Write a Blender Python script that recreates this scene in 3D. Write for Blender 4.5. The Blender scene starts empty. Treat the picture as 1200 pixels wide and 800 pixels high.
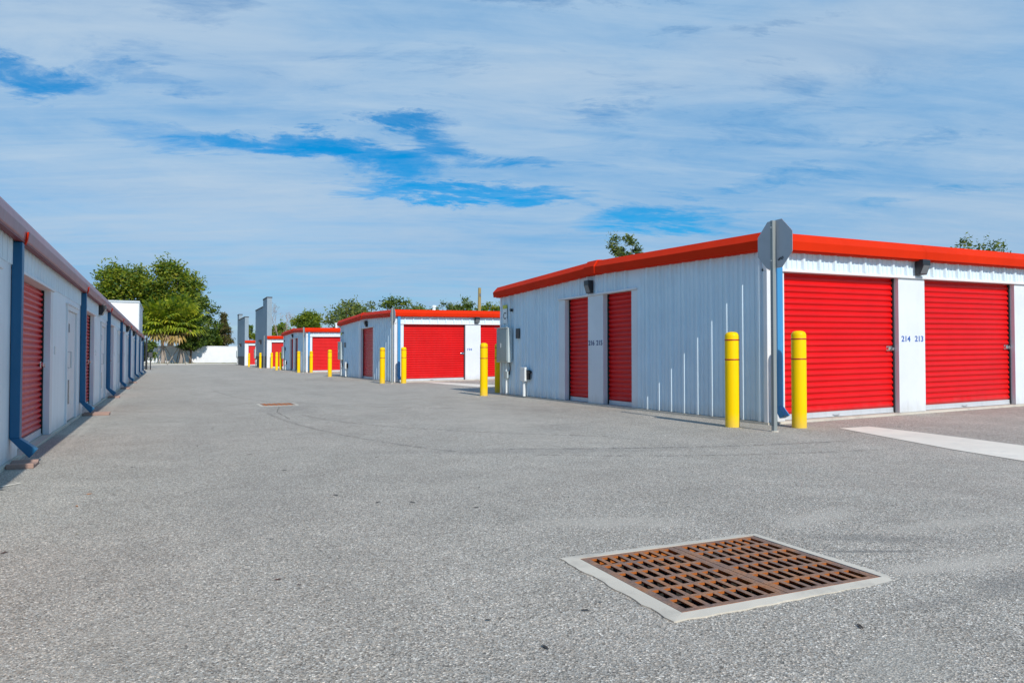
import bpy, bmesh, math, random
from mathutils import Vector, Matrix
R = random.Random(7)
scene = bpy.context.scene
COL = scene.collection
rad = math.radians

# ------------------------------------------------------------------ site
SLOPE, SLOPE_X0, SLOPE_X1 = 0.013, 2.3, 20.0
def gz(x):
    return SLOPE * (min(max(x, SLOPE_X0), SLOPE_X1) - SLOPE_X0)

# ------------------------------------------------------------------ materials
def nmat(name):
    m = bpy.data.materials.new(name); m.use_nodes = True
    nt = m.node_tree
    return m, nt, nt.nodes['Principled BSDF']
def N(nt, kind, **kw):
    n = nt.nodes.new(kind)
    for k, v in kw.items(): setattr(n, k, v)
    return n
def L(nt, a, b): nt.links.new(a, b)
def math_node(nt, op, a, b=None, c=None, clamp=False):
    n = nt.nodes.new('ShaderNodeMath'); n.operation = op; n.use_clamp = clamp
    for i, v in enumerate((a, b, c)):
        if v is None: continue
        if isinstance(v, (int, float)): n.inputs[i].default_value = v
        else: nt.links.new(v, n.inputs[i])
    return n.outputs[0]
def mixc(nt, fac, a, b, mode='MIX'):
    n = nt.nodes.new('ShaderNodeMix'); n.data_type = 'RGBA'; n.blend_type = mode
    for sock, v in ((n.inputs[0], fac), (n.inputs[6], a), (n.inputs[7], b)):
        if isinstance(v, (int, float)): sock.default_value = v
        elif isinstance(v, (tuple, list)): sock.default_value = (v[0], v[1], v[2], 1)
        else: nt.links.new(v, sock)
    return n.outputs[2]
def ramp(nt, fac, stops, interp='LINEAR'):
    n = nt.nodes.new('ShaderNodeValToRGB'); cr = n.color_ramp; cr.interpolation = interp
    while len(cr.elements) < len(stops): cr.elements.new(0.5)
    for e, (p, c) in zip(cr.elements, stops):
        e.position = p
        e.color = (c, c, c, 1) if isinstance(c, (int, float)) else (c[0], c[1], c[2], 1)
    nt.links.new(fac, n.inputs[0])
    return n.outputs[0]
def noise(nt, vec, scale, detail=4, rough=0.55, dist=0.0):
    n = nt.nodes.new('ShaderNodeTexNoise')
    n.inputs['Scale'].default_value = scale; n.inputs['Detail'].default_value = detail
    n.inputs['Roughness'].default_value = rough; n.inputs['Distortion'].default_value = dist
    if vec is not None: nt.links.new(vec, n.inputs['Vector'])
    return n
def wpos(nt):
    return nt.nodes.new('ShaderNodeNewGeometry').outputs['Position']
def scaled(nt, vec, s):
    n = nt.nodes.new('ShaderNodeMapping'); n.inputs['Scale'].default_value = s
    nt.links.new(vec, n.inputs['Vector']); return n.outputs[0]

def paint(name, col, rough=0.45, dirt=0.12, dirtcol=(0.30, 0.27, 0.23), spec=0.5, metal=0.0, streak=True, bump=0.0, vary=0.06, base_dirt=0.0, fade=0.0, scuff=0.0, scuff_scale=(6, 6, 30), scuffcol=(0.6, 0.6, 0.6)):
    """painted metal / concrete with faint mottling, run-down streaks and a dirty foot"""
    m, nt, b = nmat(name)
    p = wpos(nt)
    n1 = noise(nt, p, 1.7, 5).outputs['Fac']
    v = ramp(nt, n1, [(0.25, 1 - vary), (0.75, 1 + vary)])
    c = mixc(nt, 1.0, col, v, 'MULTIPLY')
    if streak:
        n2 = noise(nt, scaled(nt, p, (9, 9, 0.5)), 1.0, 5, 0.65).outputs['Fac']
    else:
        n2 = noise(nt, p, 6.0, 6, 0.65).outputs['Fac']
    f = math_node(nt, 'MULTIPLY', ramp(nt, n2, [(0.5, 0.0), (0.78, 1.0)]), dirt)
    c = mixc(nt, f, c, dirtcol)
    if fade:
        oi = N(nt, 'ShaderNodeObjectInfo')
        c = mixc(nt, 1.0, c, ramp(nt, oi.outputs['Random'], [(0.0, 1 - fade), (1.0, 1 + fade)]), 'MULTIPLY')
    if scuff:
        sp = scaled(nt, p, scuff_scale)
        n3 = noise(nt, sp, 1.0, 6, 0.75, 0.3).outputs['Fac']
        big = noise(nt, p, 1.1, 3).outputs['Fac']
        f3 = math_node(nt, 'MULTIPLY', ramp(nt, n3, [(0.66, 0.0), (0.74, 1.0)]), ramp(nt, big, [(0.48, 0.0), (0.60, scuff)]))
        c = mixc(nt, f3, c, scuffcol)
    if base_dirt:
        sz = N(nt, 'ShaderNodeSeparateXYZ'); L(nt, p, sz.inputs[0])
        gx = math_node(nt, 'MULTIPLY', math_node(nt, 'MAXIMUM', math_node(nt, 'SUBTRACT', sz.outputs[0], SLOPE_X0), 0.0), SLOPE)
        hgt = math_node(nt, 'SUBTRACT', sz.outputs[2], gx)
        spl = noise(nt, scaled(nt, p, (7, 7, 2.5)), 1.0, 5, 0.7).outputs['Fac']
        f4 = math_node(nt, 'SUBTRACT', math_node(nt, 'MULTIPLY_ADD', spl, 0.75, 0.0), math_node(nt, 'MULTIPLY', hgt, 1.9), clamp=True)
        c = mixc(nt, math_node(nt, 'MULTIPLY', f4, base_dirt), c, (0.36, 0.33, 0.28))
    L(nt, c, b.inputs['Base Color'])
    r = math_node(nt, 'MULTIPLY_ADD', n2, 0.22, rough - 0.11)
    L(nt, r, b.inputs['Roughness'])
    b.inputs['Metallic'].default_value = metal
    b.inputs['Specular IOR Level'].default_value = spec
    if bump:
        bn = N(nt, 'ShaderNodeBump'); bn.inputs['Strength'].default_value = bump; bn.inputs['Distance'].default_value = 0.01
        L(nt, noise(nt, p, 3.5, 3).outputs['Fac'], bn.inputs['Height']); L(nt, bn.outputs[0], b.inputs['Normal'])
    return m

M = {}
M['white_metal'] = paint('white_ribbed_metal', (0.68, 0.80, 0.86), 0.45, 0.16, (0.42, 0.46, 0.48), bump=0.14, base_dirt=1.1)
M['bright_metal'] = paint('brightened_white_metal', (0.82, 0.87, 0.89), 0.45, 0.14, (0.50, 0.54, 0.55), bump=0.14, base_dirt=0.8)  # same metal as the ribbed walls, stronger light put into its colour
M['white_flat'] = paint('white_flat_panel', (0.72, 0.75, 0.77), 0.5, 0.10, (0.48, 0.45, 0.41), bump=0.10, base_dirt=1.0)
M['trim_white'] = paint('white_trim', (0.76, 0.76, 0.76), 0.45, 0.08, (0.45, 0.43, 0.40))
M['grey_wall'] = paint('grey_stucco', (0.26, 0.33, 0.38), 0.75, 0.10, (0.4, 0.4, 0.4), spec=0.3)
M['light_grey'] = paint('light_grey_stucco', (0.62, 0.62, 0.60), 0.75, 0.10, (0.4, 0.4, 0.4), spec=0.3)
M['red_door'] = paint('red_door_enamel', (0.66, 0.005, 0.005), 0.34, 0.10, (0.50, 0.04, 0.035), vary=0.09, bump=0.10, spec=0.32, fade=0.09, scuff=0.55, scuff_scale=(5, 5, 26), scuffcol=(0.62, 0.16, 0.13), base_dirt=0.35)
M['red_trim'] = paint('red_trim_enamel', (0.67, 0.030, 0.006), 0.5, 0.06, (0.45, 0.05, 0.02), vary=0.09, spec=0.03, bump=0.12)
M['faded_sheen_trim'] = paint('faded_sheen_red_trim', (0.36, 0.12, 0.12), 0.34, 0.95, (0.36, 0.29, 0.30), vary=0.22, spec=0.45, bump=0.3)  # faded red with the grey-pink sky sheen put into the colour
M['shaded_pipe'] = paint('shaded_blue_downspout', (0.003, 0.105, 0.23), 0.40, 0.10, (0.05, 0.12, 0.2))  # downspout blue for the left side, its shade put into the colour
M['sunlit_pipe'] = paint('sunlit_blue_downspout', (0.05, 0.26, 0.52), 0.40, 0.10, (0.08, 0.2, 0.3))  # same downspout blue with direct sun put into the colour
M['galv'] = paint('galvanised_steel', (0.55, 0.58, 0.60), 0.38, 0.3, (0.30, 0.31, 0.32), metal=0.55)
M['bar'] = paint('galvanised_bar', (0.62, 0.64, 0.66), 0.42, 0.25, (0.3, 0.3, 0.3), metal=0.25)
M['chrome'] = paint('chrome_latch', (0.75, 0.75, 0.75), 0.2, 0.2, (0.2, 0.2, 0.2), metal=1.0, streak=False)
M['yellow'] = paint('yellow_sleeve', (0.95, 0.60, 0.0), 0.45, 0.05, (0.70, 0.42, 0.0), vary=0.05, spec=0.14, fade=0.05, scuff=0.6, scuff_scale=(20, 20, 9), scuffcol=(0.35, 0.24, 0.06), base_dirt=0.7)
M['red_tape'] = paint('red_tape', (0.45, 0.03, 0.01), 0.5, 0.1, (0.2, 0.03, 0.02))
M['bronze'] = paint('dark_bronze', (0.020, 0.020, 0.024), 0.35, 0.1, (0.05, 0.05, 0.05))
M['dark'] = paint('black_rubber', (0.012, 0.012, 0.014), 0.6, 0.0)
M['dark_grey'] = paint('dark_grey_base', (0.06, 0.06, 0.065), 0.7, 0.2, (0.1, 0.1, 0.1))
M['lens'] = paint('grey_lamp_lens', (0.16, 0.17, 0.18), 0.25, 0.1, (0.2, 0.2, 0.2))
M['blue_ink'] = paint('blue_vinyl', (0.010, 0.10, 0.42), 0.5, 0.0)
M['navy_ink'] = paint('navy_vinyl', (0.008, 0.035, 0.16), 0.5, 0.0)
M['black_ink'] = paint('black_vinyl', (0.012, 0.012, 0.012), 0.5, 0.0)
M['cabinet'] = paint('grey_cabinet', (0.46, 0.52, 0.52), 0.4, 0.18, (0.30, 0.30, 0.28), vary=0.08)
M['cab_door'] = paint('grey_green_door', (0.30, 0.36, 0.36), 0.4, 0.2, (0.22, 0.25, 0.25))
M['post'] = paint('dull_galvanised_post', (0.30, 0.325, 0.315), 0.5, 0.3, (0.24, 0.25, 0.25), metal=0.3)
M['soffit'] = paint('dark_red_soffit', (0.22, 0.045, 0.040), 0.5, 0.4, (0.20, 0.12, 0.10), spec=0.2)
M['plate'] = paint('white_plate', (0.78, 0.78, 0.75), 0.4, 0.1, (0.5, 0.5, 0.45))
M['lime'] = paint('yellow_green_sticker', (0.55, 0.55, 0.04), 0.5, 0.1, (0.4, 0.4, 0.1))
M['pvc'] = paint('white_pvc', (0.76, 0.78, 0.76), 0.4, 0.15, (0.45, 0.43, 0.38))
M['tan'] = paint('tan_jamb', (0.44, 0.36, 0.34), 0.5, 0.2, (0.3, 0.25, 0.22))
M['sign_back'] = paint('grey_sign_back', (0.40, 0.41, 0.43), 0.42, 0.2, (0.26, 0.27, 0.28), metal=0.2, streak=False)
M['sign_red'] = paint('red_sign_face', (0.55, 0.02, 0.02), 0.4, 0.1, (0.3, 0.05, 0.05))
M['wood'] = paint('pole_wood', (0.34, 0.24, 0.08), 0.8, 0.4, (0.2, 0.14, 0.07))
M['brace'] = paint('timber_brace', (0.34, 0.28, 0.22), 0.85, 0.3, (0.2, 0.17, 0.13))
M['fence'] = paint('white_wall_render', (0.80, 0.80, 0.80), 0.7, 0.08, (0.5, 0.5, 0.47), spec=0.3)
M['roof'] = paint('pale_roof_metal', (0.55, 0.56, 0.57), 0.4, 0.2, (0.35, 0.34, 0.32), metal=0.2)
M['concrete'] = paint('pale_concrete', (0.60, 0.55, 0.46), 0.85, 0.75, (0.34, 0.31, 0.27), spec=0.25, streak=False, bump=0.25, vary=0.10)
M['white_line'] = paint('worn_white_line', (0.77, 0.715, 0.61), 0.8, 0.4, (0.46, 0.44, 0.41), spec=0.25, streak=False, bump=0.2, vary=0.08)
M['pit'] = paint('dark_pit', (0.03, 0.028, 0.026), 0.95, 0.3, (0.02, 0.02, 0.02), spec=0.1, streak=False)
M['terracotta'] = paint('terracotta', (0.36, 0.235, 0.19), 0.85, 0.4, (0.34, 0.25, 0.21), spec=0.2, streak=False, bump=0.2, vary=0.12)
M['dust'] = paint('pale_kerb', (0.50, 0.49, 0.46), 0.9, 0.3, (0.35, 0.34, 0.32), spec=0.2, streak=False)
M['leaf_orange'] = paint('dry_orange_leaf', (0.55, 0.20, 0.03), 0.7, 0.3, (0.3, 0.1, 0.03), streak=False)
M['leaf_brown'] = paint('dry_brown_leaf', (0.11, 0.06, 0.045), 0.8, 0.3, (0.06, 0.04, 0.03), streak=False)
M['leaf_black'] = paint('blackened_leaf', (0.045, 0.038, 0.034), 0.9, 0.3, (0.02, 0.02, 0.02), streak=False)
M['leaf_pale'] = paint('dry_pale_leaf', (0.52, 0.46, 0.32), 0.8, 0.3, (0.4, 0.3, 0.2), streak=False)
M['bark'] = paint('bark', (0.10, 0.075, 0.055), 0.9, 0.4, (0.05, 0.04, 0.03), spec=0.2, bump=0.8)
M['bark_pale'] = paint('pale_twig', (0.36, 0.29, 0.27), 0.9, 0.4, (0.25, 0.2, 0.19), spec=0.2)
M['palm_bark'] = paint('palm_trunk', (0.36, 0.30, 0.25), 0.9, 0.5, (0.20, 0.16, 0.13), spec=0.2, bump=0.8)

def rust_mat():
    m, nt, b = nmat('rusty_iron')
    p = wpos(nt)
    n1 = noise(nt, p, 7, 6, 0.65).outputs['Fac']
    n2 = noise(nt, p, 90, 3).outputs['Fac']
    g = nt.nodes.new('ShaderNodeNewGeometry')
    top = ramp(nt, n1, [(0.30, (0.17, 0.115, 0.095)), (0.46, (0.25, 0.15, 0.105)), (0.58, (0.34, 0.17, 0.09)), (0.70, (0.36, 0.14, 0.05))])
    speck = ramp(nt, n2, [(0.35, 0.75), (0.65, 1.15)])
    c = mixc(nt, 1.0, top, speck, 'MULTIPLY')
    # orange unworn rust on the faces no tyre polishes
    sx = nt.nodes.new('ShaderNodeSeparateXYZ'); L(nt, g.outputs['True Normal'], sx.inputs[0])
    side = math_node(nt, 'LESS_THAN', sx.outputs[2], 0.5)
    c = mixc(nt, side, c, (0.42, 0.115, 0.012))
    L(nt, c, b.inputs['Base Color']); b.inputs['Roughness'].default_value = 0.75
    b.inputs['Metallic'].default_value = 0.0
    bn = N(nt, 'ShaderNodeBump'); bn.inputs['Strength'].default_value = 0.4; bn.inputs['Distance'].default_value = 0.004
    L(nt, n2, bn.inputs['Height']); L(nt, bn.outputs[0], b.inputs['Normal'])
    return m
M['rust'] = rust_mat()

def foliage(name, cols, transl=0.25, rough=0.6):
    m, nt, b = nmat(name)
    g = nt.nodes.new('ShaderNodeNewGeometry')
    k = len(cols)
    c = ramp(nt, g.outputs['Random Per Island'], [((i + 0.5) / k, col) for i, col in enumerate(cols)])
    big = noise(nt, g.outputs['Position'], 0.55, 3).outputs['Fac']
    c = mixc(nt, 1.0, c, ramp(nt, big, [(0.3, (0.60, 0.72, 0.75)), (0.7, (1.35, 1.2, 1.0))]), 'MULTIPLY')
    L(nt, c, b.inputs['Base Color']); b.inputs['Roughness'].default_value = rough
    b.inputs['Specular IOR Level'].default_value = 0.3
    t = N(nt, 'ShaderNodeBsdfTranslucent'); L(nt, mixc(nt, 1.0, c, (1.3, 1.4, 0.6), 'MULTIPLY'), t.inputs['Color'])
    mx = N(nt, 'ShaderNodeMixShader'); mx.inputs[0].default_value = transl
    L(nt, b.outputs[0], mx.inputs[1]); L(nt, t.outputs[0], mx.inputs[2])
    L(nt, mx.outputs[0], nt.nodes['Material Output'].inputs['Surface'])
    return m
M['oak'] = foliage('oak_leaves', [(0.05, 0.11, 0.022), (0.17, 0.25, 0.02), (0.30, 0.33, 0.022), (0.09, 0.16, 0.035), (0.27, 0.27, 0.03)], 0.34)
M['oak_dark'] = foliage('dark_oak_leaves', [(0.045, 0.085, 0.018), (0.09, 0.15, 0.024), (0.16, 0.21, 0.025)])
M['bush'] = foliage('bright_leaves', [(0.10, 0.17, 0.016), (0.20, 0.26, 0.02), (0.28, 0.31, 0.02), (0.12, 0.18, 0.03)], 0.34)
M['olive'] = foliage('olive_leaves', [(0.07, 0.12, 0.03), (0.15, 0.20, 0.03), (0.23, 0.25, 0.05), (0.10, 0.13, 0.06)])
M['cedar'] = foliage('cedar_sprays', [(0.07, 0.09, 0.03), (0.15, 0.12, 0.05), (0.11, 0.14, 0.03), (0.20, 0.14, 0.08)])
M['frond'] = foliage('green_fronds', [(0.20, 0.27, 0.02), (0.32, 0.37, 0.03), (0.40, 0.40, 0.03), (0.12, 0.18, 0.03)], 0.35)
M['dead_frond'] = foliage('dry_fronds', [(0.40, 0.26, 0.08), (0.48, 0.34, 0.18), (0.34, 0.25, 0.04), (0.42, 0.25, 0.16)], 0.2)
M['grass'] = foliage('dry_grass', [(0.20, 0.19, 0.05), (0.26, 0.24, 0.08), (0.15, 0.17, 0.04)], 0.2)
M['red_leaf'] = foliage('sparse_red_leaves', [(0.30, 0.16, 0.13), (0.36, 0.24, 0.20)], 0.2)

def asphalt_mat():
    m, nt, b = nmat('worn_asphalt')
    p = wpos(nt)
    v = N(nt, 'ShaderNodeTexVoronoi'); v.inputs['Scale'].default_value = 150; L(nt, p, v.inputs['Vector'])
    sx = N(nt, 'ShaderNodeSeparateColor'); L(nt, v.outputs['Color'], sx.inputs[0])
    v2 = N(nt, 'ShaderNodeTexVoronoi'); v2.inputs['Scale'].default_value = 300; L(nt, p, v2.inputs['Vector'])
    sx2 = N(nt, 'ShaderNodeSeparateColor'); L(nt, v2.outputs['Color'], sx2.inputs[0])
    stone = ramp(nt, sx.outputs[0], [(0.0, 0.40), (0.16, 0.72), (0.40, 0.96), (0.62, 1.02), (0.84, 1.20), (1.0, 1.95)])
    stone2 = ramp(nt, sx2.outputs[1], [(0.0, 0.50), (0.3, 0.92), (0.6, 1.02), (0.85, 1.2), (1.0, 1.7)])
    mid = ramp(nt, noise(nt, p, 2.2, 6, 0.6).outputs['Fac'], [(0.25, 0.88), (0.75, 1.10)])
    big = ramp(nt, noise(nt, p, 0.35, 5, 0.6, 0.4).outputs['Fac'], [(0.25, 0.90), (0.75, 1.09)])
    lane = ramp(nt, noise(nt, scaled(nt, p, (1.3, 0.12, 1)), 1.0, 4).outputs['Fac'], [(0.3, 0.95), (0.7, 1.05)])
    hue = mixc(nt, noise(nt, p, 0.8, 3).outputs['Fac'], (0.412, 0.372, 0.318), (0.405, 0.378, 0.326))
    tint = N(nt, 'ShaderNodeMix'); tint.data_type = 'RGBA'; tint.blend_type = 'MULTIPLY'; tint.inputs[0].default_value = 1.0
    L(nt, hue, tint.inputs[6]); L(nt, ramp(nt, sx.outputs[2], [(0.0, (1.06, 0.99, 0.93)), (0.5, (1, 1, 1)), (1.0, (0.95, 1.0, 1.05))]), tint.inputs[7])
    c = tint.outputs[2]
    for f in (stone, stone2, mid, big, lane): c = mixc(nt, 1.0, c, f, 'MULTIPLY')
    # dusty concrete-slurry smears and dark stains: (x, y, half length, half width, angle, amount, tone)
    sxyz = N(nt, 'ShaderNodeSeparateXYZ'); L(nt, p, sxyz.inputs[0])
    rough_edge = noise(nt, p, 5.0, 5, 0.7).outputs['Fac']
    def smear(x, y, a, w, ang, amt, tone, c):
        ca, sa = math.cos(rad(ang)), math.sin(rad(ang))
        dx = math_node(nt, 'SUBTRACT', sxyz.outputs[0], x); dy = math_node(nt, 'SUBTRACT', sxyz.outputs[1], y)
        u = math_node(nt, 'MULTIPLY_ADD', dx, ca / a, math_node(nt, 'MULTIPLY', dy, sa / a))
        t = math_node(nt, 'MULTIPLY_ADD', dx, -sa / w, math_node(nt, 'MULTIPLY', dy, ca / w))
        d = math_node(nt, 'MULTIPLY_ADD', u, u, math_node(nt, 'MULTIPLY', t, t))
        d = math_node(nt, 'MULTIPLY_ADD', rough_edge, 1.6, math_node(nt, 'SUBTRACT', d, 0.8))
        f = math_node(nt, 'SUBTRACT', 1.0, d, clamp=True)
        f = math_node(nt, 'MULTIPLY', f, amt)
        return mixc(nt, f, c, tone)
    pale, drk = (0.52, 0.475, 0.405), (0.17, 0.165, 0.155)
    for s in [(2.30, 3.42, 0.55, 0.16, -25, 0.55, pale), (3.45, 2.95, 0.45, 0.14, 10, 0.5, pale), (3.35, 2.0, 0.40, 0.12, -5, 0.5, pale),
              (2.0, 1.45, 0.45, 0.16, 20, 0.40, (0.40, 0.38, 0.33)), (3.05, 2.05, 0.28, 0.09, -15, 0.7, pale), (3.9, 2.5, 0.6, 0.12, -10, 0.45, pale),
              (3.05, 2.35, 0.35, 0.03, -28, 0.6, drk), (3.2, 1.75, 0.35, 0.12, 0, 0.45, drk), (2.7, 1.75, 0.3, 0.05, -10, 0.3, drk),
              (-0.95, 10.4, 3.6, 0.05, 90, 0.35, pale), (-0.9, 16, 6, 0.08, 90, 0.3, pale), (3.5, 6.2, 2.2, 0.25, -25, 0.25, drk), (4.5, 10, 4, 0.5, 75, 0.25, pale),
              (0.6, 5.2, 1.6, 0.5, 80, 0.16, drk), (2.6, 5.0, 1.4, 0.35, 10, 0.15, pale), (-0.2, 2.6, 0.8, 0.4, 40, 0.14, pale), (2.0, 13.4, 1.6, 0.6, 85, 0.25, drk), (4.6, 8.0, 0.9, 0.45, 20, 0.18, drk), (1.2, 1.9, 0.7, 0.3, -20, 0.12, drk), (3.35, 2.45, 0.5, 0.10, -35, 0.4, drk), (0.3, 9, 3.5, 0.3, 88, 0.15, drk)]:
        c = smear(*s, c)
    # small oil drips
    vd = N(nt, 'ShaderNodeTexVoronoi'); vd.inputs['Scale'].default_value = 1.5; L(nt, p, vd.inputs['Vector'])
    drip = ramp(nt, math_node(nt, 'ADD', vd.outputs['Distance'], math_node(nt, 'MULTIPLY', noise(nt, p, 30, 2).outputs['Fac'], 0.03)), [(0.042, 0.85), (0.054, 0.0)])
    c = mixc(nt, drip, c, (0.05, 0.045, 0.042))
    L(nt, c, b.inputs['Base Color'])
    b.inputs['Roughness'].default_value = 0.9; b.inputs['Specular IOR Level'].default_value = 0.25
    bn = N(nt, 'ShaderNodeBump'); bn.inputs['Strength'].default_value = 0.55; bn.inputs['Distance'].default_value = 0.006
    L(nt, math_node(nt, 'ADD', v.outputs['Distance'], math_node(nt, 'MULTIPLY', sx.outputs[1], 0.6)), bn.inputs['Height'])
    L(nt, bn.outputs[0], b.inputs['Normal'])
    return m
M['asphalt'] = asphalt_mat()

def tyre_mat():
    m, nt, b = nmat('tyre_rubber_film')
    p = wpos(nt)
    b.inputs['Base Color'].default_value = (0.06, 0.058, 0.055, 1); b.inputs['Roughness'].default_value = 0.8
    f = ramp(nt, noise(nt, p, 14, 5, 0.75).outputs['Fac'], [(0.42, 0.0), (0.72, 0.50)])
    L(nt, f, b.inputs['Alpha'])
    return m
M['tyre'] = tyre_mat()
M['crack'] = paint('dark_crack', (0.10, 0.098, 0.092), 0.95, 0.5, (0.22, 0.21, 0.2), spec=0.1, streak=False)

# ------------------------------------------------------------------ mesh builder
class MB:
    def __init__(s): s.v = []; s.f = []; s.mi = []; s.cur = 0
    def face(s, pts):
        i = len(s.v); s.v += [tuple(p) for p in pts]; s.f.append(tuple(range(i, i + len(pts)))); s.mi.append(s.cur)
    def box(s, x0, x1, y0, y1, z0, z1):
        i = len(s.v)
        s.v += [(x0, y0, z0), (x1, y0, z0), (x1, y1, z0), (x0, y1, z0), (x0, y0, z1), (x1, y0, z1), (x1, y1, z1), (x0, y1, z1)]
        for q in ((0, 3, 2, 1), (4, 5, 6, 7), (0, 1, 5, 4), (1, 2, 6, 5), (2, 3, 7, 6), (3, 0, 4, 7)):
            s.f.append(tuple(i + k for k in q)); s.mi.append(s.cur)
        return s
    def tube(s, pts, r, n=10, cap=True):
        """swept round tube; r number or list"""
        pts = [Vector(p) for p in pts]
        rs = r if isinstance(r, (list, tuple)) else [r] * len(pts)
        rings = []
        for k, p in enumerate(pts):
            d = (pts[min(k + 1, len(pts) - 1)] - pts[max(k - 1, 0)]).normalized()
            a = d.orthogonal().normalized() if k == 0 else (rings_a - d * rings_a.dot(d)).normalized()
            rings_a = a; bb = d.cross(a)
            i = len(s.v)
            for j in range(n):
                t = 2 * math.pi * j / n
                s.v.append(tuple(p + (a * math.cos(t) + bb * math.sin(t)) * rs[k]))
            rings.append(i)
        for a, bq in zip(rings, rings[1:]):
            for j in range(n):
                s.f.append((a + j, a + (j + 1) % n, bq + (j + 1) % n, bq + j)); s.mi.append(s.cur)
        if cap:
            s.f.append(tuple(rings[0] + j for j in reversed(range(n)))); s.mi.append(s.cur)
            s.f.append(tuple(rings[-1] + j for j in range(n))); s.mi.append(s.cur)
        return s
    def lathe(s, prof, n=28):
        """prof [(r, z)] round z axis"""
        rings = []
        for r, z in prof:
            i = len(s.v)
            s.v += [(r * math.cos(2 * math.pi * j / n), r * math.sin(2 * math.pi * j / n), z) for j in range(n)]
            rings.append(i)
        for a, bq in zip(rings, rings[1:]):
            for j in range(n):
                s.f.append((a + j, a + (j + 1) % n, bq + (j + 1) % n, bq + j)); s.mi.append(s.cur)
        s.f.append(tuple(rings[-1] + j for j in range(n))); s.mi.append(s.cur)
        return s
    def prism(s, poly, axis, a0, a1):
        """extrude a 2D polygon along axis 'x','y' or 'z'"""
        def P(p, t):
            return {'x': (t, p[0], p[1]), 'y': (p[0], t, p[1]), 'z': (p[0], p[1], t)}[axis]
        n = len(poly); i = len(s.v)
        s.v += [P(p, a0) for p in poly] + [P(p, a1) for p in poly]
        s.f.append(tuple(i + k for k in reversed(range(n)))); s.mi.append(s.cur)
        s.f.append(tuple(i + n + k for k in range(n))); s.mi.append(s.cur)
        for k in range(n):
            s.f.append((i + k, i + (k + 1) % n, i + n + (k + 1) % n, i + n + k)); s.mi.append(s.cur)
        return s
    def build(s, name, mat, parent=None, shear=0.0, smooth=False, bevel=0.0, loc=None, recalc=True):
        me = bpy.data.meshes.new(name)
        v = [(x, y, z + shear * x) for x, y, z in s.v] if shear else s.v
        me.from_pydata(v, [], s.f)
        for mm in (mat if isinstance(mat, (list, tuple)) else [mat]): me.materials.append(mm)
        me.polygons.foreach_set('material_index', s.mi)
        if recalc:
            bm = bmesh.new(); bm.from_mesh(me)
            bmesh.ops.recalc_face_normals(bm, faces=bm.faces); bm.to_mesh(me); bm.free()
        if smooth: me.polygons.foreach_set('use_smooth', [True] * len(me.polygons))
        me.update()
        o = bpy.data.objects.new(name, me); COL.objects.link(o)
        if parent: o.parent = parent
        if loc: o.location = loc
        if bevel:
            md = o.modifiers.new('bevel', 'BEVEL'); md.width = bevel; md.segments = 2; md.limit_method = 'ANGLE'; md.angle_limit = rad(40)
        if smooth and not bevel:
            pass
        return o

def tag(o, label=None, cat=None, group=None, kind=None):
    if label: o['label'] = label
    if cat: o['category'] = cat
    if group: o['group'] = group
    if kind: o['kind'] = kind
    return o
def thing(name, label, cat, loc=(0, 0, 0), rz=0.0, group=None):
    o = bpy.data.objects.new(name, None); o.empty_display_size = 0.2; COL.objects.link(o)
    o.location = loc; o.rotation_euler = (0, 0, rz)
    return tag(o, label, cat, group)
def copy_tree(o, parent=None):
    c = o.copy(); COL.objects.link(c)
    if parent: c.parent = parent
    for ch in list(o.children): copy_tree(ch, c)
    return c
def text_part(body, name, mat, parent, loc, rot, size, shear=0.0, label=None, sx=1.0):
    cu = bpy.data.curves.new(name, 'FONT'); cu.body = body; cu.size = size; cu.extrude = 0.0015
    cu.align_x = 'CENTER'; cu.align_y = 'CENTER'; cu.offset = 0.0016
    tmp = bpy.data.objects.new('tmp_text', cu); COL.objects.link(tmp)
    bpy.context.view_layer.update()
    me = bpy.data.meshes.new_from_object(tmp.evaluated_get(bpy.context.evaluated_depsgraph_get()))
    bpy.data.objects.remove(tmp)
    me.materials.clear(); me.materials.append(mat)
    o = bpy.data.objects.new(name, me); COL.objects.link(o); o.parent = parent
    o.location = loc; o.rotation_euler = rot; o.scale = (sx, 1, 1)
    return o

# ------------------------------------------------------------------ ground
def ground():
    m = MB()
    xs = [-500, -120, -40, -10, 1.69, 2.3, 2.81, 6, 20, 60, 160, 500]
    ys = [-300, -60, -15, 2.05, 2.85, 14.40, 15.10, 40, 93.2, 160, 320, 900]
    hole1 = (1.69, 2.81, 2.05, 2.85); hole2 = (1.69, 2.3, 14.40, 15.10)
    idx = {}
    for i, x in enumerate(xs):
        for j, y in enumerate(ys):
            idx[i, j] = len(m.v); m.v.append((x, y, gz(x)))
    for i in range(len(xs) - 1):
        for j in range(len(ys) - 1):
            cx, cy = (xs[i] + xs[i + 1]) / 2, (ys[j] + ys[j + 1]) / 2
            if any(h[0] < cx < h[1] and h[2] < cy < h[3] for h in (hole1, hole2)): continue
            m.f.append((idx[i, j], idx[i + 1, j], idx[i + 1, j + 1], idx[i, j + 1])); m.mi.append(0)
    o = m.build('asphalt_pavement', M['asphalt']); tag(o, kind='structure')
ground()

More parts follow.
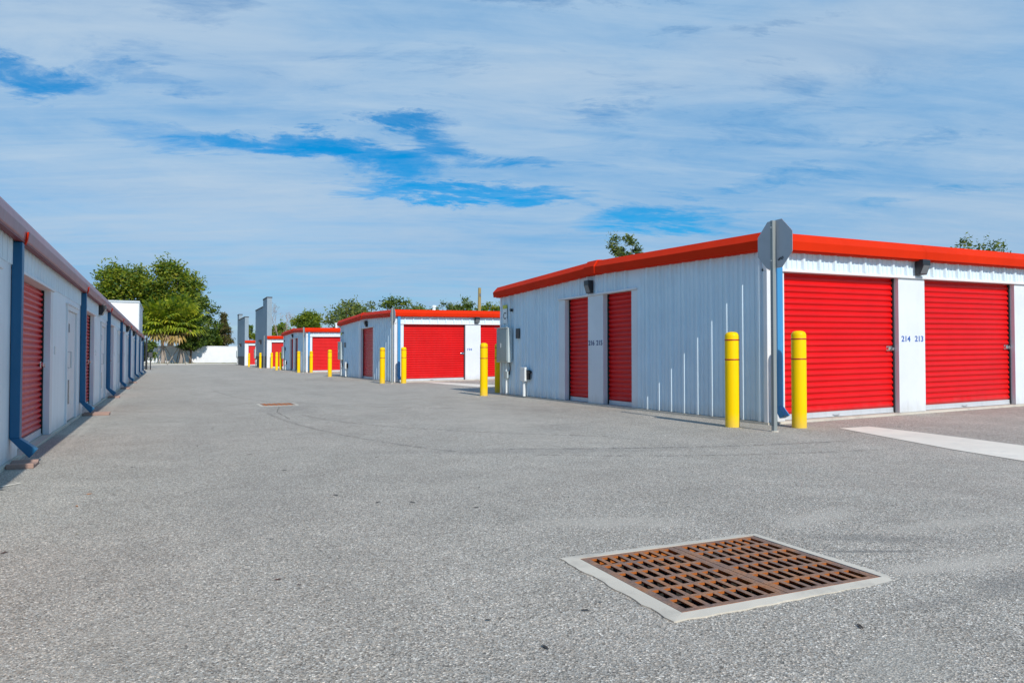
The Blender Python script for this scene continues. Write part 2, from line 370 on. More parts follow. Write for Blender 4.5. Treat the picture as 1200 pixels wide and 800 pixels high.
def ribbon(name, pts, width, mat, dz=0.004):
    """flat strip on the ground following a polyline"""
    m = MB(); P = [Vector((x, y)) for x, y in pts]; n = len(P)
    Ls, Rs = [], []
    for i in range(n):
        d = (P[min(i + 1, n - 1)] - P[max(i - 1, 0)]).normalized(); nn = Vector((-d.y, d.x)) * width / 2
        Ls.append(P[i] + nn); Rs.append(P[i] - nn)
    for i in range(n - 1):
        m.face([(q.x, q.y, gz(q.x) + dz) for q in (Rs[i], Rs[i + 1], Ls[i + 1], Ls[i])])
    return tag(m.build(name, mat), kind='structure')
def arc(p0, p1, p2, n=22):
    return [((1 - t) ** 2 * p0[0] + 2 * t * (1 - t) * p1[0] + t * t * p2[0], (1 - t) ** 2 * p0[1] + 2 * t * (1 - t) * p1[1] + t * t * p2[1]) for t in [i / n for i in range(n + 1)]]
for a in [((1.55, 12.6), (1.5, 9.2), (2.6, 6.6)), ((2.0, 12.0), (2.2, 9.2), (4.6, 6.9)), ((1.2, 22), (1.3, 17), (2.2, 14.9)), ((3.2, 6.0), (4.6, 4.9), (6.4, 4.6)), ((3.0, 6.6), (4.8, 5.5), (6.6, 5.2)), ((2.4, 15.2), (3.6, 12.5), (5.4, 11.0))]:
    ribbon('tyre_mark', arc(*a), 0.07, M['tyre'], 0.003)
def crack(pts, w):
    P = []
    for (x0, y0), (x1, y1) in zip(pts, pts[1:]):
        for k in range(9):
            u = k / 9; P.append((x0 + (x1 - x0) * u + R.gauss(0, .008), y0 + (y1 - y0) * u + R.gauss(0, .008)))
    ribbon('asphalt_crack', P, w, M['crack'], 0.003)
crack([(3.0, 8.8), (4.2, 8.3), (5.5, 8.4)], .007)
crack([(1.7, 11.2), (1.72, 12.8), (1.95, 14.1)], .010)
for k in range(4):
    ribbon('scratch_mark', [(2.16 + 0.045 * k, 1.40 - 0.01 * k), (2.05 + 0.045 * k, 1.22)], 0.004, M['tyre'], 0.003)
# concrete strips that run out from the front doors
def strip(left, right, name='concrete_strip'):
    m = MB()
    for i in range(len(left) - 1):
        m.face([(x, y, gz(x) + 0.004) for x, y in (left[i], left[i + 1], right[i + 1], right[i])])
    tag(m.build(name, M['white_line']), kind='structure')
strip([(7.47, 6.10), (7.10, 5.10), (6.80, 4.28), (6.62, 3.58), (6.35, 2.4)], [(7.95, 6.05), (7.86, 5.30), (7.74, 4.60), (7.62, 4.0), (7.40, 2.6)])
strip([(7.95, 23.4), (7.98, 22.2), (8.02, 20.6), (8.1, 18.9)], [(8.35, 23.3), (8.62, 22.0), (8.85, 20.6), (9.2, 18.9)])

ribbon('paint_mark', [(-1.08, 6.30), (-0.97, 6.44)], 0.035, M['white_line'])
ribbon('paint_mark', [(1.9, 69.8), (2.9, 69.8)], 0.35, M['white_line'])
ribbon('paint_mark', [(2.2, 64.5), (3.1, 64.5)], 0.3, M['white_line'])

# ------------------------------------------------------------------ drain grates
def lattice(m, x0, x1, y0, y1, nx, ny, slot_w, slot_l, zt, th):
    """slab with a grid of through slots"""
    px = (x1 - x0) / nx; py = (y1 - y0) / ny
    xs = [x0]; ys = [y0]
    for i in range(nx): c = x0 + (i + .5) * px; xs += [c - slot_w / 2, c + slot_w / 2]
    for i in range(ny): c = y0 + (i + .5) * py; ys += [c - slot_l / 2, c + slot_l / 2]
    xs.append(x1); ys.append(y1)
    hole = lambda i, j: 0 <= i < len(xs) - 1 and 0 <= j < len(ys) - 1 and i % 2 == 1 and j % 2 == 1
    solid = lambda i, j: 0 <= i < len(xs) - 1 and 0 <= j < len(ys) - 1 and not hole(i, j)
    zb = zt - th
    for i in range(len(xs) - 1):
        for j in range(len(ys) - 1):
            if not solid(i, j): continue
            a, b, c, d = xs[i], xs[i + 1], ys[j], ys[j + 1]
            m.face([(a, c, zt), (b, c, zt), (b, d, zt), (a, d, zt)])
            dx = min(0.008, (b - a) * .35)      # cast draft: bars narrow towards the underside
            al = a + (dx if hole(i - 1, j) else 0); bl = b - (dx if hole(i + 1, j) else 0)
            m.face([(al, c, zb), (al, d, zb), (bl, d, zb), (bl, c, zb)])
            if not solid(i - 1, j): m.face([(a, d, zt), (al, d, zb), (al, c, zb), (a, c, zt)])
            if not solid(i + 1, j): m.face([(b, c, zt), (bl, c, zb), (bl, d, zb), (b, d, zt)])
            if not solid(i, j - 1): m.face([(a, c, zt), (al, c, zb), (bl, c, zb), (b, c, zt)])
            if not solid(i, j + 1): m.face([(b, d, zt), (bl, d, zb), (al, d, zb), (a, d, zt)])
def ring(m, ox0, ox1, oy0, oy1, ix0, ix1, iy0, iy1, z0, z1, jit=0.0):
    m.box(ox0, ox1, oy0, iy0, z0, z1); m.box(ox0, ox1, iy1, oy1, z0, z1)
    m.box(ox0, ix0, iy0, iy1, z0, z1); m.box(ix1, ox1, iy0, iy1, z0, z1)
def drain(loc, rz, hx, hy, panels, label, nx, ny, fw):
    t = thing('drain_grate', label, 'drain', loc, rz, 'rusty storm drains in the asphalt')
    m = MB()
    # concrete collar with slightly ragged outer edge
    n = 18; out = []; inn = []
    for sx0, sy0, sx1, sy1 in ((-1, -1, 1, -1), (1, -1, 1, 1), (1, 1, -1, 1), (-1, 1, -1, -1)):
        for k in range(n):
            u = k / n; x = sx0 + (sx1 - sx0) * u; y = sy0 + (sy1 - sy0) * u
            inn.append((x * hx, y * hy)); j = 1 if k == 0 else 0
            out.append((x * (hx + fw) + (0 if j else R.uniform(-.007, .007)), y * (hy + fw * 0.70) + (0 if j else R.uniform(-.007, .007))))
    out[n] = (hx + fw * 0.42, -hy - fw * 0.35); out[n - 1] = (out[n - 1][0], -hy - fw * .7)
    K = len(out)
    for k in range(K):
        a, b = k, (k + 1) % K
        m.face([(*out[a], .0015), (*out[b], .0015), (*inn[b], .006), (*inn[a], .006)])
        m.face([(*out[a], -.05), (*out[b], -.05), (*out[b], .0015), (*out[a], .0015)])
        m.face([(*inn[b], -.012), (*inn[a], -.012), (*inn[a], .006), (*inn[b], .006)])
    m.build('concrete_frame', M['concrete'], t)
    w = (2 * hx - 0.012) / panels
    for k in range(panels):
        m = MB(); x0 = -hx + 0.005 + k * (w + 0.002)
        e = 0.026
        lattice(m, x0 + e, x0 + w - 0.002 - e, -hy + .006 + e * .6, hy - .006 - e * .6, nx, ny, (w - 2 * e) / nx * 0.60, (2 * hy) / ny * 0.77, 0.004, 0.0105)
        ring(m, x0, x0 + w - .002, -hy + .006, hy - .006, x0 + e, x0 + w - .002 - e, -hy + .006 + e * .6, hy - .006 - e * .6, -0.030, 0.0045)
        m.build('grate_panel', M['rust'], t)
    m = MB()
    a, b, c, d = -hx - .01, hx + .01, -hy - .01, hy + .01
    m.face([(a, c, -.9), (b, c, -.9), (b, d, -.9), (a, d, -.9)])
    for p, q in (((a, c), (b, c)), ((b, c), (b, d)), ((b, d), (a, d)), ((a, d), (a, c))):
        m.face([(*p, -.9), (*q, -.9), (*q, -.0125), (*p, -.0125)])
    m.build('pit', M['pit'], t)
drain((2.253, 2.455, 0.004), rad(-2.0), 0.525, 0.385, 2, 'rusty double iron grate set in a pale concrete frame nearest the camera', 8, 6, 0.074)
drain((2.0, 14.75, 0.0), 0, 0.31, 0.36, 1, 'small rusty grate far down the aisle in the asphalt', 6, 5, 0.055)

# ------------------------------------------------------------------ ribbed wall helpers
def rib_profile(s0, s1, pitch=0.305, phase=0.15, h=0.034, minor=True):
    pts = [(s0, 0.0)]
    k = math.ceil((s0 - phase) / pitch) - 1
    while True:
        c = phase + k * pitch; k += 1
        if c - 0.04 > s1: break
        loc = [(c - 0.036, 0), (c - 0.017, h), (c + 0.017, h), (c + 0.036, 0)]
        if minor:
            for q in (0.105, 0.20):
                loc += [(c + q - 0.016, 0), (c + q - 0.008, 0.012), (c + q + 0.008, 0.012), (c + q + 0.016, 0)]
        if loc[0][0] <= s0 or loc[3][0] >= s1:
            continue
        pts += [p for p in loc if s0 < p[0] < s1]
    pts.append((s1, 0.0))
    pts.sort(key=lambda p: p[0])
    return pts
def ribbed(m, origin, along, out, s0, s1, z0, z1, **kw):
    """z0, z1: number or function of s; lower / upper edge of the sheet"""
    f0 = z0 if callable(z0) else (lambda s: z0); f1 = z1 if callable(z1) else (lambda s: z1)
    o, a, n = Vector(origin), Vector(along), Vector(out)
    P = rib_profile(s0, s1, **kw)
    q = [(o + a * s + n * d, f0(s), f1(s)) for s, d in P]
    for (p, lo, hi), (p2, lo2, hi2) in zip(q, q[1:]):
        m.face([(p.x, p.y, lo), (p2.x, p2.y, lo2), (p2.x, p2.y, hi2), (p.x, p.y, hi)])
    # closed foot and head so that the ribs read as hollow metal with an edge
    for (p, lo, hi), (p2, lo2, hi2) in zip(q, q[1:]):
        b1, b2 = p - n * 0.03, p2 - n * 0.03
        m.face([(p2.x, p2.y, lo2), (p.x, p.y, lo), (b1.x, b1.y, lo), (b2.x, b2.y, lo2)])

def curtain(m, w, z0, z1, pitch=0.082, d=0.024):
    """roll-up steel curtain in local (u, out, z): returns verts in u 0..w, out axis y"""
    prof = []
    z = z0
    while z < z1 - 0.001:
        for f, o in ((0.0, 0.0), (0.10, 0.15), (0.24, 0.75), (0.42, 1.0), (0.60, 0.92), (0.80, 0.45), (0.93, 0.08)):
            zz = z + f * pitch
            if zz < z1: prof.append((zz, o * d))
        z += pitch
    prof.append((z1, 0.0))
    for (za, oa), (zb, ob) in zip(prof, prof[1:]):
        m.face([(0, -oa, za), (w, -ob * 0 - oa, za), (w, -ob, zb), (0, -ob, zb)])

def roller_door(parent, loc, rz, w, z0, z1, mat, shear_here=0.0, latch=True, latch_u=None, latch_z=0.98, label=None, handle=True, pitch=0.082):
    """door local frame: u = +x across, outward = -y"""
    m = MB(); curtain(m, w, z0 + 0.075, z1, pitch)
    if shear_here: m.v = [(x, y, z + shear_here * x) for x, y, z in m.v]
    d = m.build('roller_door', mat, parent, smooth=True)
    d.location = loc; d.rotation_euler = (0, 0, rz)
    if label: d['label'] = label
    b = MB(); b.box(0.0, w, -0.022, 0.012, z0, z0 + 0.072); b.box(0.0, w, -0.030, -0.0225, z0 + 0.0, z0 + 0.012)
    b.build('bottom_bar', M['bar'], d, shear=shear_here)
    if handle:
        h = MB(); u = w * 0.46
        h.tube([(u - .06, -.026, z0 + .03), (u - .04, -.045, z0 + .022), (u + .04, -.045, z0 + .022), (u + .06, -.026, z0 + .03)], 0.007, 6)
        h.build('lift_handle', M['galv'], d, shear=shear_here)
    if latch:
        u = (w - 0.085) if latch_u is None else latch_u
        l = MB(); l.box(u - .075, u + .07, -.026, -.018, latch_z - .035, latch_z + .035)
        l.tube([(u - .05, -.026, latch_z), (u - .05, -.055, latch_z)], 0.026, 12)
        l.box(u - .03, u + .083, -.040, -.028, latch_z - .014, latch_z + .014)
        l.box(u + .02, u + .05, -.058, -.0405, latch_z - .030, latch_z + .012)
        l.build('slide_latch', M['chrome'], d, shear=shear_here, bevel=0.003)
    return d

def wall_light(parent, loc, rz, shear=0.0, wd=0.24, hg=0.235, dp=0.155):
    """wedge-shaped wall pack, outward = -y"""
    m = MB()
    m.prism([(0, 0), (-dp * 0.55, 0.0), (-dp, hg * 0.62), (-dp, hg), (0, hg)], 'x', -wd / 2, wd / 2)
    o = m.build('wall_light', M['bronze'], parent, bevel=0.008); o.location = loc; o.rotation_euler = (0, 0, rz)
    l = MB(); l.face([(-wd * .42, -dp * 0.56 - .004, .012), (wd * .42, -dp * 0.56 - .004, .012), (wd * .42, -dp - .001, hg * .60), (-wd * .42, -dp - .001, hg * .60)])
    l.build('lamp_lens', M['lens'], o)
    return o

def sweep_fascia(loop, prof):
    """loop: [(x, y, nx, ny, zoff)] mitred outward offsets; prof: [(o, z)]"""
    m = MB(); n = len(loop); k = len(prof)
    for x, y, nx, ny, zo in loop:
        for o, z in prof: m.v.append((x + nx * o, y + ny * o, z + zo))
    for i in range(n):
        j = (i + 1) % n
        for a in range(k - 1):
            m.f.append((i * k + a, j * k + a, j * k + a + 1, i * k + a + 1)); m.mi.append(0)
    return m

PROF = [(-0.01, 2.278), (0.100, 2.278), (0.104, 2.294), (0.150, 2.294), (0.162, 2.402), (0.162, 2.408), (0.092, 2.508), (0.082, 2.522), (-0.02, 2.530)]
HDR = 2.020            # underside of door headers
RIDGE = 0.115
def storage_building(y0, depth, ndoors, label, gable_doors, numbers_front, gable_text, tower=None, cabinet=True, plate_c=False, vents=(), front_light=True, first_door=0.31):
    """gable end faces the aisle (-x), roll-up doors face -y"""
    t = thing('storage_building', label, 'building', (7.1, y0, gz(7.1)), 0, 'red and white storage buildings along the right side')
    S = SLOPE; D = depth; pitch = 2.92; LEN = 0.31 + ndoors * pitch + 0.1; yr = D / 2
    zs = lambda y: 2.30 + RIDGE * (1 - abs(y - yr) / yr)
    # ---- slab
    m = MB(); m.box(-0.045, LEN + .04, -0.05, D + .04, -0.25, 0.028)
    m.build('slab_edge', M['concrete'], t, shear=S)
    # ---- walls
    m = MB()
    zb = 0.034
    ylo, yhi = gable_doors[0][0] - 0.17, gable_doors[-1][1] + 0.24
    kw = dict(phase=0.12)
    if not tower:
        ribbed(m, (0, 0, 0), (0, 1, 0), (-1, 0, 0), 0.03, ylo, zb, zs, **kw)
        ribbed(m, (0, 0, 0), (0, 1, 0), (-1, 0, 0), yhi, D - .02, zb, zs, **kw)
        ribbed(m, (0, 0, 0), (0, 1, 0), (-1, 0, 0), ylo, yhi, HDR + 0.035, zs, **kw)
    ribbed(m, (0, 0, 0), (1, 0, 0), (0, -1, 0), 0.0, LEN, HDR + 0.040, 2.30, phase=0.05)
    ribbed(m, (0, D, 0), (1, 0, 0), (0, 1, 0), 0.0, LEN, zb, 2.30)
    ribbed(m, (LEN, 0, 0), (0, 1, 0), (1, 0, 0), 0.0, D, zb, zs)
    m.build('wall', M['white_metal'], t, shear=S, recalc=False)
    # ---- corner trims
    m = MB()
    m.box(-0.034, 0.11, -0.036, 0.028, 0.03, HDR); m.box(-0.034, 0.03, -0.034, 0.026, HDR + .002, 2.29)
    m.build('corner_trim', M['trim_white'], t, shear=S, bevel=0.004)
    m = MB(); m.box(-0.034, 0.03, D - .03, D + .034, 0.03, 2.285); m.build('corner_trim', M['trim_white'], t, shear=S, bevel=0.004)
    # ---- fascia and roof
    loop = [(0, 0, -1, -1, 0), (LEN, 0, 1, -1, 0), (LEN, yr, 1, 0, RIDGE), (LEN, D, 1, 1, 0), (0, D, -1, 1, 0), (0, yr, -1, 0, RIDGE)]
    if tower:
        loop = [(0.36, 0, 0, -1, 0), (LEN, 0, 1, -1, 0), (LEN, yr, 1, 0, RIDGE), (LEN, D, 1, 1, 0), (0.36, D, 0, 1, 0), (0.36, yr, 0, 0, RIDGE)]
        loop[0] = (-0.04, 0, 0, -1, 0)
    fm = sweep_fascia(loop, PROF)
    lip = [(o + 0.003, z) for o, z in PROF[1:-1]]
    xs_ = 3.05
    while xs_ < LEN - .3:
        for q, (p0, p1) in enumerate(zip(lip, lip[1:])):
            fm.face([(xs_, -p0[0], p0[1]), (xs_ + .05, -p0[0], p0[1]), (xs_ + .05, -p1[0], p1[1]), (xs_, -p1[0], p1[1])])
        xs_ += 3.05
    f = fm.build('eave_fascia', M['red_trim'], t, shear=S)
    m = MB()
    x0 = 0.36 if tower else 0.0
    e = 2.530
    m.face([(x0, 0, e), (LEN, 0, e), (LEN, yr, e + RIDGE), (x0, yr, e + RIDGE)]); m.face([(x0, yr, e + RIDGE), (LEN, yr, e + RIDGE), (LEN, D, e), (x0, D, e)])
    xx = x0 + 0.2
    while xx < LEN:
        for ya, za, yb, zb2 in ((0.02, e, yr, e + RIDGE), (yr, e + RIDGE, D - .02, e)):
            m.face([(xx - .02, ya, za + .004), (xx + .02, ya, za + .004), (xx + .02, yb, zb2 + .004), (xx - .02, yb, zb2 + .004)])
        xx += 0.6
    rf = m.build('roof', M['roof'], t, shear=S)
    for vx, vy in vents:
        v = MB(); v.tube([(vx, vy, e - .05), (vx, vy, e + .42)], 0.07, 10); v.tube([(vx, vy, e + .40), (vx, vy, e + .48)], 0.10, 10)
        v.build('roof_vent', M['pvc'], t, shear=S)
    if not tower:
        m = MB()
        oo = [(o + 0.014 if o > 0.05 else o, z + (0.014 if z > 2.4 else -0.006)) for o, z in PROF]
        m.prism([(-o, z + RIDGE * 0.97) for o, z in oo], 'y', yr - 0.17, yr + 0.17)
        m.build('ridge_cap', M['red_trim'], t, shear=S, bevel=0.006)
    # ---- front: headers, pillars, doors
    m = MB(); m.box(0.0, LEN, -0.034, 0.10, HDR, HDR + 0.038)
    m.build('door_header', M['trim_white'], t, shear=S, bevel=0.003)
    m = MB(); m.box(0.111, 0.31, 0.0, 0.13, 0.03, HDR - .002); m.build('pillar', M['white_flat'], t, shear=S)
    for k in range(ndoors):
        xa = 0.31 + k * pitch; xb = xa + 2.32
        lab = None
        roller_door(t, (xa + .004, 0.105, S * xa), 0, xb - xa - .008, 0.034, HDR - .004, M['red_door'], S)
        for g0 in (xb - .03, xa + .002):
            m = MB(); m.box(g0, g0 + .028, 0.070, 0.098, 0.03, HDR - .004); m.build('door_guide', M['dark'], t, shear=S)
        m = MB(); m.box(xb, xb + 0.60, 0.0, 0.13, 0.03, HDR - .002)
        m.build('pillar', M['white_flat'], t, shear=S, bevel=0.003)
        if front_light and k % 2 == 0:
            wall_light(t, (xb + 0.42, -0.034, HDR + 0.055 + S * (xb + .42)), 0, wd=0.17, hg=0.22, dp=0.13)
        if k < len(numbers_front):
            for s, off in zip(numbers_front[k], (0.155, 0.46)):
                text_part(s, 'unit_number', M['blue_ink'], t, (xb + off, -0.0025, 1.115 + S * (xb + off)), (rad(90), 0, 0), 0.118, sx=1.15)
    # ---- downspout on the front corner
    m = MB(); m.box(0.070, 0.168, -0.115, -0.037, 0.24, 2.30)
    m.prism([(-0.115, 0.2395), (-0.037, 0.2395), (-0.13, 0.085), (-0.22, 0.13)], 'x', 0.070, 0.168)
    if not tower: m.build('downspout', M['sunlit_pipe'], t, shear=S, bevel=0.006)
    # ---- gable doors
    if not tower:
        m = MB(); m.box(-0.034, 0.10, ylo, yhi, HDR, HDR + .034); m.build('door_header', M['trim_white'], t, bevel=0.003)
        cuts = [ylo] + [v for d in gable_doors for v in d] + [yhi]
        for i in range(0, len(cuts), 2):
            m = MB(); m.box(-0.004, 0.135, cuts[i], cuts[i + 1], 0.03, HDR - .002)
            m.build('pillar', M['white_flat'], t, bevel=0.003)
        for ya, yb in gable_doors:
            roller_door(t, (0.125, yb - .004, 0), rad(-90), yb - ya - .008, 0.034, HDR - .004, M['red_door'], 0, handle=False, latch=False)
            m = MB(); m.box(0.088, 0.116, yb - .03, yb - .002, 0.03, HDR - .004); m.build('door_guide', M['dark'], t)
        if gable_text:
            pc0, pc1 = gable_doors[0][1], gable_doors[1][0]
            pc = (pc0 + pc1) / 2
            for s, yy in zip(gable_text, (pc + .135, pc - .135)):
                text_part(s, 'unit_number', M['navy_ink'], t, (-0.0065, yy, 1.14), (rad(90), 0, rad(-90)), 0.125, sx=1.1)
        yl = (gable_doors[0][1] + gable_doors[-1][0]) / 2 + 0.10 if len(gable_doors) > 1 else (gable_doors[0][0] + gable_doors[0][1]) / 2 - 0.15
        wall_light(t, (-0.034, yl, HDR + 0.045), rad(-90), wd=0.16, hg=0.235, dp=0.11)
    # ---- electric cabinet, conduits and meter on the far end of the gable
    if cabinet:
        yc = D - 0.63
        c = MB(); c.box(-0.15, -0.0345, yc, yc + 0.60, 0.76, 1.55)
        cab = c.build('electric_cabinet', M['cabinet'], t, bevel=0.006)
        d = MB(); d.box(-0.166, -0.151, yc + .03, yc + 0.57, 0.79, 1.52); d.build('cabinet_door', M['cab_door'], cab, bevel=0.004)
        d = MB(); d.box(-0.180, -0.1665, yc + .32, yc + 0.345, 1.10, 1.20); d.build('cabinet_handle', M['galv'], cab)
        d = MB(); d.box(-0.20, -0.1505, yc - .012, yc + .61, 1.551, 1.562); d.build('rain_hood', M['cabinet'], cab)
        d = MB(); d.tube([(-.075, yc + .22, .76), (-.075, yc + .22, .03)], .022, 8); d.build('conduit', M['pvc'], t)
        d = MB(); d.tube([(-.05, yc + .10, .76), (-.05, yc + .08, .62), (-.05, yc + .12, .48)], .012, 6); d.build('cable', M['dark'], t)
        d = MB(); d.tube([(-.05, yc + .06, 1.55), (-.05, yc + .06, 2.28)], .014, 8); d.build('conduit', M['galv'], t)
        d = MB(); d.tube([(-.075, yc + .2, 1.56), (-.075, yc + .2, 1.76)], .018, 8); d.build('conduit', M['pvc'], t)
        d = MB(); d.box(-0.11, -.0345, yc + .13, yc + .30, .40, .56); d.build('junction_box', M['cabinet'], t, bevel=0.006)
        d = MB(); d.box(-0.13, -.0345, yc - .80, yc - .58, .36, .66); mb = d.build('meter_box', M['pvc'], t, bevel=0.008)
        d = MB(); d.box(-0.085, -.035, yc - .90, yc - .802, .40, .60); d.tube([(-.06, yc - .95, .56), (-.06, yc - .86, .56)], .03, 10); d.build('meter_socket', M['dark'], mb)
        d = MB(); d.tube([(-.085, yc - .69, .36), (-.085, yc - .69, .03)], .032, 10); d.build('conduit', M['pvc'], t)
        d = MB(); d.box(-0.052, -.032, yc - .38, yc - .21, 1.30, 1.52); d.build('vent_cover', M['bronze'], t)
        d = MB(); d.tube([(-.03, yc + .0, 1.95), (-.09, yc + .0, 1.95)], .035, 10); d.build('sensor', M['bronze'], t)
        if plate_c:
            d = MB(); d.box(-0.046, -.034, D - .36, D - .14, 1.66, 2.00); p = d.build('sign_plate', M['plate'], t)
            text_part('C', 'plate_letter', M['black_ink'], p, (-.0475, D - .25, 1.83), (rad(90), 0, rad(-90)), 0.22)
            d = MB(); d.box(-0.046, -.034, D - .36, D - .14, 2.005, 2.09); d.build('sticker', M['lime'], t)
        else:
            d = MB(); d.box(-0.046, -.034, D - .32, D - .16, 1.86, 1.98); d.build('sticker', M['lime'], t)
    # ---- tall parapet wall instead of a plain gable
    if tower:
        m = MB()
        for ya, yb, zt in tower: m.box(-0.04, 0.32, ya, yb, 0.0, zt)
        w = m.build('parapet_wall', M['grey_wall'], t)
        m = MB()
        for ya, yb, zt in tower: m.box(-0.07, 0.35, ya + .001, yb - .001, zt + .001, zt + 0.10)
        m.build('coping', M['dark_grey'], w)
        m = MB(); m.box(-0.07, -0.042, 0.35, D - .3, 0.0, 0.95); m.build('dark_base', M['dark_grey'], t)
        m = MB(); m.box(-0.03, 0.31, -0.02, -0.002, 0.0, HDR + .3); m.build('corner_trim', M['trim_white'], t)
        wall_light(t, (-0.044, 3.6, 1.95), rad(-90), wd=0.35, hg=0.35, dp=0.2)
    return t

gd_C = [(3.02, 3.89), (4.40, 5.26)]
bC = storage_building(6.9, 8.2, 5, 'nearest red and white storage building with doors 214 and 213 facing the lane', gd_C, [('214', '213')], ('216', '215'), plate_c=True)
bB = storage_building(23.8, 8.4, 5, 'second storage building along the aisle, one narrow dark red door on its gable', [(2.9, 4.78)], [('194',)], None, vents=((3.0, 4.4),))
bA = storage_building(41.0, 8.6, 4, 'third storage building along the aisle, seen behind the sunlit blue downspout and bollards', [(3.0, 4.1), (4.7, 5.9)], [], None, vents=((2.6, 4.4),))
b4 = storage_building(58.3, 8.0, 4, 'storage building with the taller stepped grey parapet end wall', [(3, 4), (5, 6)], [], None, tower=[(0, 2.6, 5.50), (2.6, 8.0, 4.92)], cabinet=True)
b5 = storage_building(75.8, 8.2, 4, 'farthest storage building with the shorter grey parapet end wall beside the white perimeter wall', [(3, 4), (5, 6)], [], None, tower=[(0, 6.6, 4.85), (6.6, 8.2, 5.45)], cabinet=True)

# ------------------------------------------------------------------ left building
def left_building():
    t = thing('storage_building', 'long low storage building with white doors and shaded blue downspouts along the left side', 'building', (-1.25, 0, 0), 0, None)
    Y0, Y1, W = -9.0, 46.6, 9.0
    DS = [-9.0, -3.6, 1.95, 7.60, 13.25, 18.80, 23.90, 29.15, 34.55, 39.95, 45.4]
    WT, H0 = 2.00, 1.735
    m = MB(); m.box(-W, 0.035, Y0, Y1, -0.25, 0.028); m.build('slab_edge', M['concrete'], t)
    wall = MB()
    doors = []; mans = []
    for a, b in zip(DS, DS[1:]):
        o0, o1 = a + 0.42, a + 2.40
        d0, d1 = a + 3.86, a + 5.08
        if b - a < 5.3: d1 = a + 4.85
        b2 = b
        ribbed(wall, (0, 0, 0), (0, 1, 0), (1, 0, 0), a, b2, H0 + 0.035, WT, phase=0.1, pitch=0.2, h=0.022)
        for q in ((0.0, a, o0, 0.03, H0), (0.0, o1, d0 - .001, 0.03, H0 + .034), (0.0, d1 + .001, b2 - .001, 0.03, H0 + .034), (-.001, d0, d1, H0 - .06, H0 + .034)):
            flat = MB(); flat.box(-0.13, *q); flat.build('wall_panel', M['bright_metal'], t)
        head = MB(); head.box(-0.10, 0.028, o0 - .1, o1 + .22, H0 + .0005, H0 + .033); head.build('door_header', M['trim_white'], t, bevel=0.003)
        doors.append((o0, o1)); mans.append((d0, d1))
    ribbed(wall, (0, 0, 0), (0, 1, 0), (1, 0, 0), DS[-1], Y1, 0.03, WT, phase=0.1, pitch=0.2, h=0.022)
    # back and ends
    wall.face([(-W, Y0, 0), (-W, Y1, 0), (-W, Y1, WT), (-W, Y0, WT)])
    for y in (Y0, Y1): wall.face([(-W, y, 0), (0, y, 0), (0, y, WT), (-W / 2, y, WT + .35), (-W, y, WT)])
    wall.build('wall', M['bright_metal'], t, recalc=False)
    for o0, o1 in doors:
        roller_door(t, (-0.095, o0 + .004, 0), rad(90), o1 - o0 - .008, 0.034, H0 - .004, M['red_door'], 0, latch_z=0.86, pitch=0.062)
        m = MB(); m.box(-.086, -.062, o1 - .034, o1 - .002, .03, H0 - .004); m.build('door_guide', M['dark'], t)
        m = MB(); m.box(-.10, 0.004, o1 + .0005, o1 + .20, .03, H0 - .003); m.build('door_jamb', M['trim_white'], t, bevel=0.003)
        m = MB(); m.box(0.0005, 0.008, o1 + .36, o1 + .46, .98, 1.08); m.build('number_plate', M['plate'], t)
    for d0, d1 in mans:
        m = MB()
        m.box(-.02, .022, d0 + .001, d0 + .06, .03, H0 - .062); m.box(-.02, .022, d1 - .06, d1 - .001, .03, H0 - .062); m.box(-.02, .022, d0 + .061, d1 - .061, H0 - .13, H0 - .062)
        m.box(.0005, .036, d0 - .05, d1 + .07, H0 - .0615, H0 - .04)
        fr = m.build('door_frame', M['trim_white'], t, bevel=0.003)
        m = MB(); m.box(-.05, -.006, d0 + .065, d1 - .065, .045, H0 - .135)
        d = m.build('walk_door', M['trim_white'], t, bevel=0.003)
        w = d1 - d0
        m = MB(); m.tube([(-.006, d0 + .16, 1.02), (.05, d0 + .16, 1.02), (.05, d0 + .16, .80), (-.006, d0 + .16, .80)], .010, 8); m.box(-.0055, .004, d0 + .12, d0 + .20, .77, 1.05)
        m.build('pull_handle', M['galv'], d)
        m = MB(); m.box(-.0055, .001, d0 + .36, d0 + .46, .28, .62); m.box(-.0055, .001, d0 + .36, d0 + .44, 1.30, 1.42); m.build('door_plate', M['lens'], d)
    # eave gutter, roof
    m = MB()
    prof = [(-0.01, WT + .004), (0.080, WT + .004), (0.088, WT + .02), (0.100, WT + .100), (0.100, WT + .105), (0.078, WT + .185), (0.060, WT + .215), (-0.05, WT + .21)]
    sf = MB(); sf.box(0.0305, .086, Y0, Y1, WT - .018, WT + .003); sf.build('soffit', M['soffit'], t)
    m.prism(prof, 'y', Y0, Y1)
    m.build('eave_gutter', M['faded_sheen_trim'], t)
    for a in DS[1:]:
        j = MB(); j.prism([(0.03, WT - .030), (.088, WT - .030), (.104, WT + .02), (.112, WT + .085), (.06, WT + .07)], 'y', a + .108, a + .15)
        j.build('gutter_joint', M['red_trim'], t)
    m = MB(); m.face([(-0.05, Y0, WT + .21), (-0.05, Y1, WT + .21), (-W / 2, Y1, WT + .40), (-W / 2, Y0, WT + .40)]); m.face([(-W / 2, Y0, WT + .40), (-W / 2, Y1, WT + .40), (-W, Y1, WT + .185), (-W, Y0, WT + .185)])
    m.build('roof', M['roof'], t)
    for a in DS[1:]:
        m = MB(); m.box(0.004, 0.082, a, a + .105, 0.225, WT - .022)
        m.prism([(0.004, 0.2245), (0.082, 0.2245), (0.215, 0.115), (0.155, 0.045)], 'y', a, a + .105)
        m.build('downspout', M['shaded_pipe'], t, bevel=0.006)
    for k in (4, 6, 7, 9):
        y = DS[k] + 3.25
        wall_light(t, (0.0, y, H0 + .055), rad(90), wd=0.30, hg=0.20, dp=0.14)
    return DS
DS = left_building()

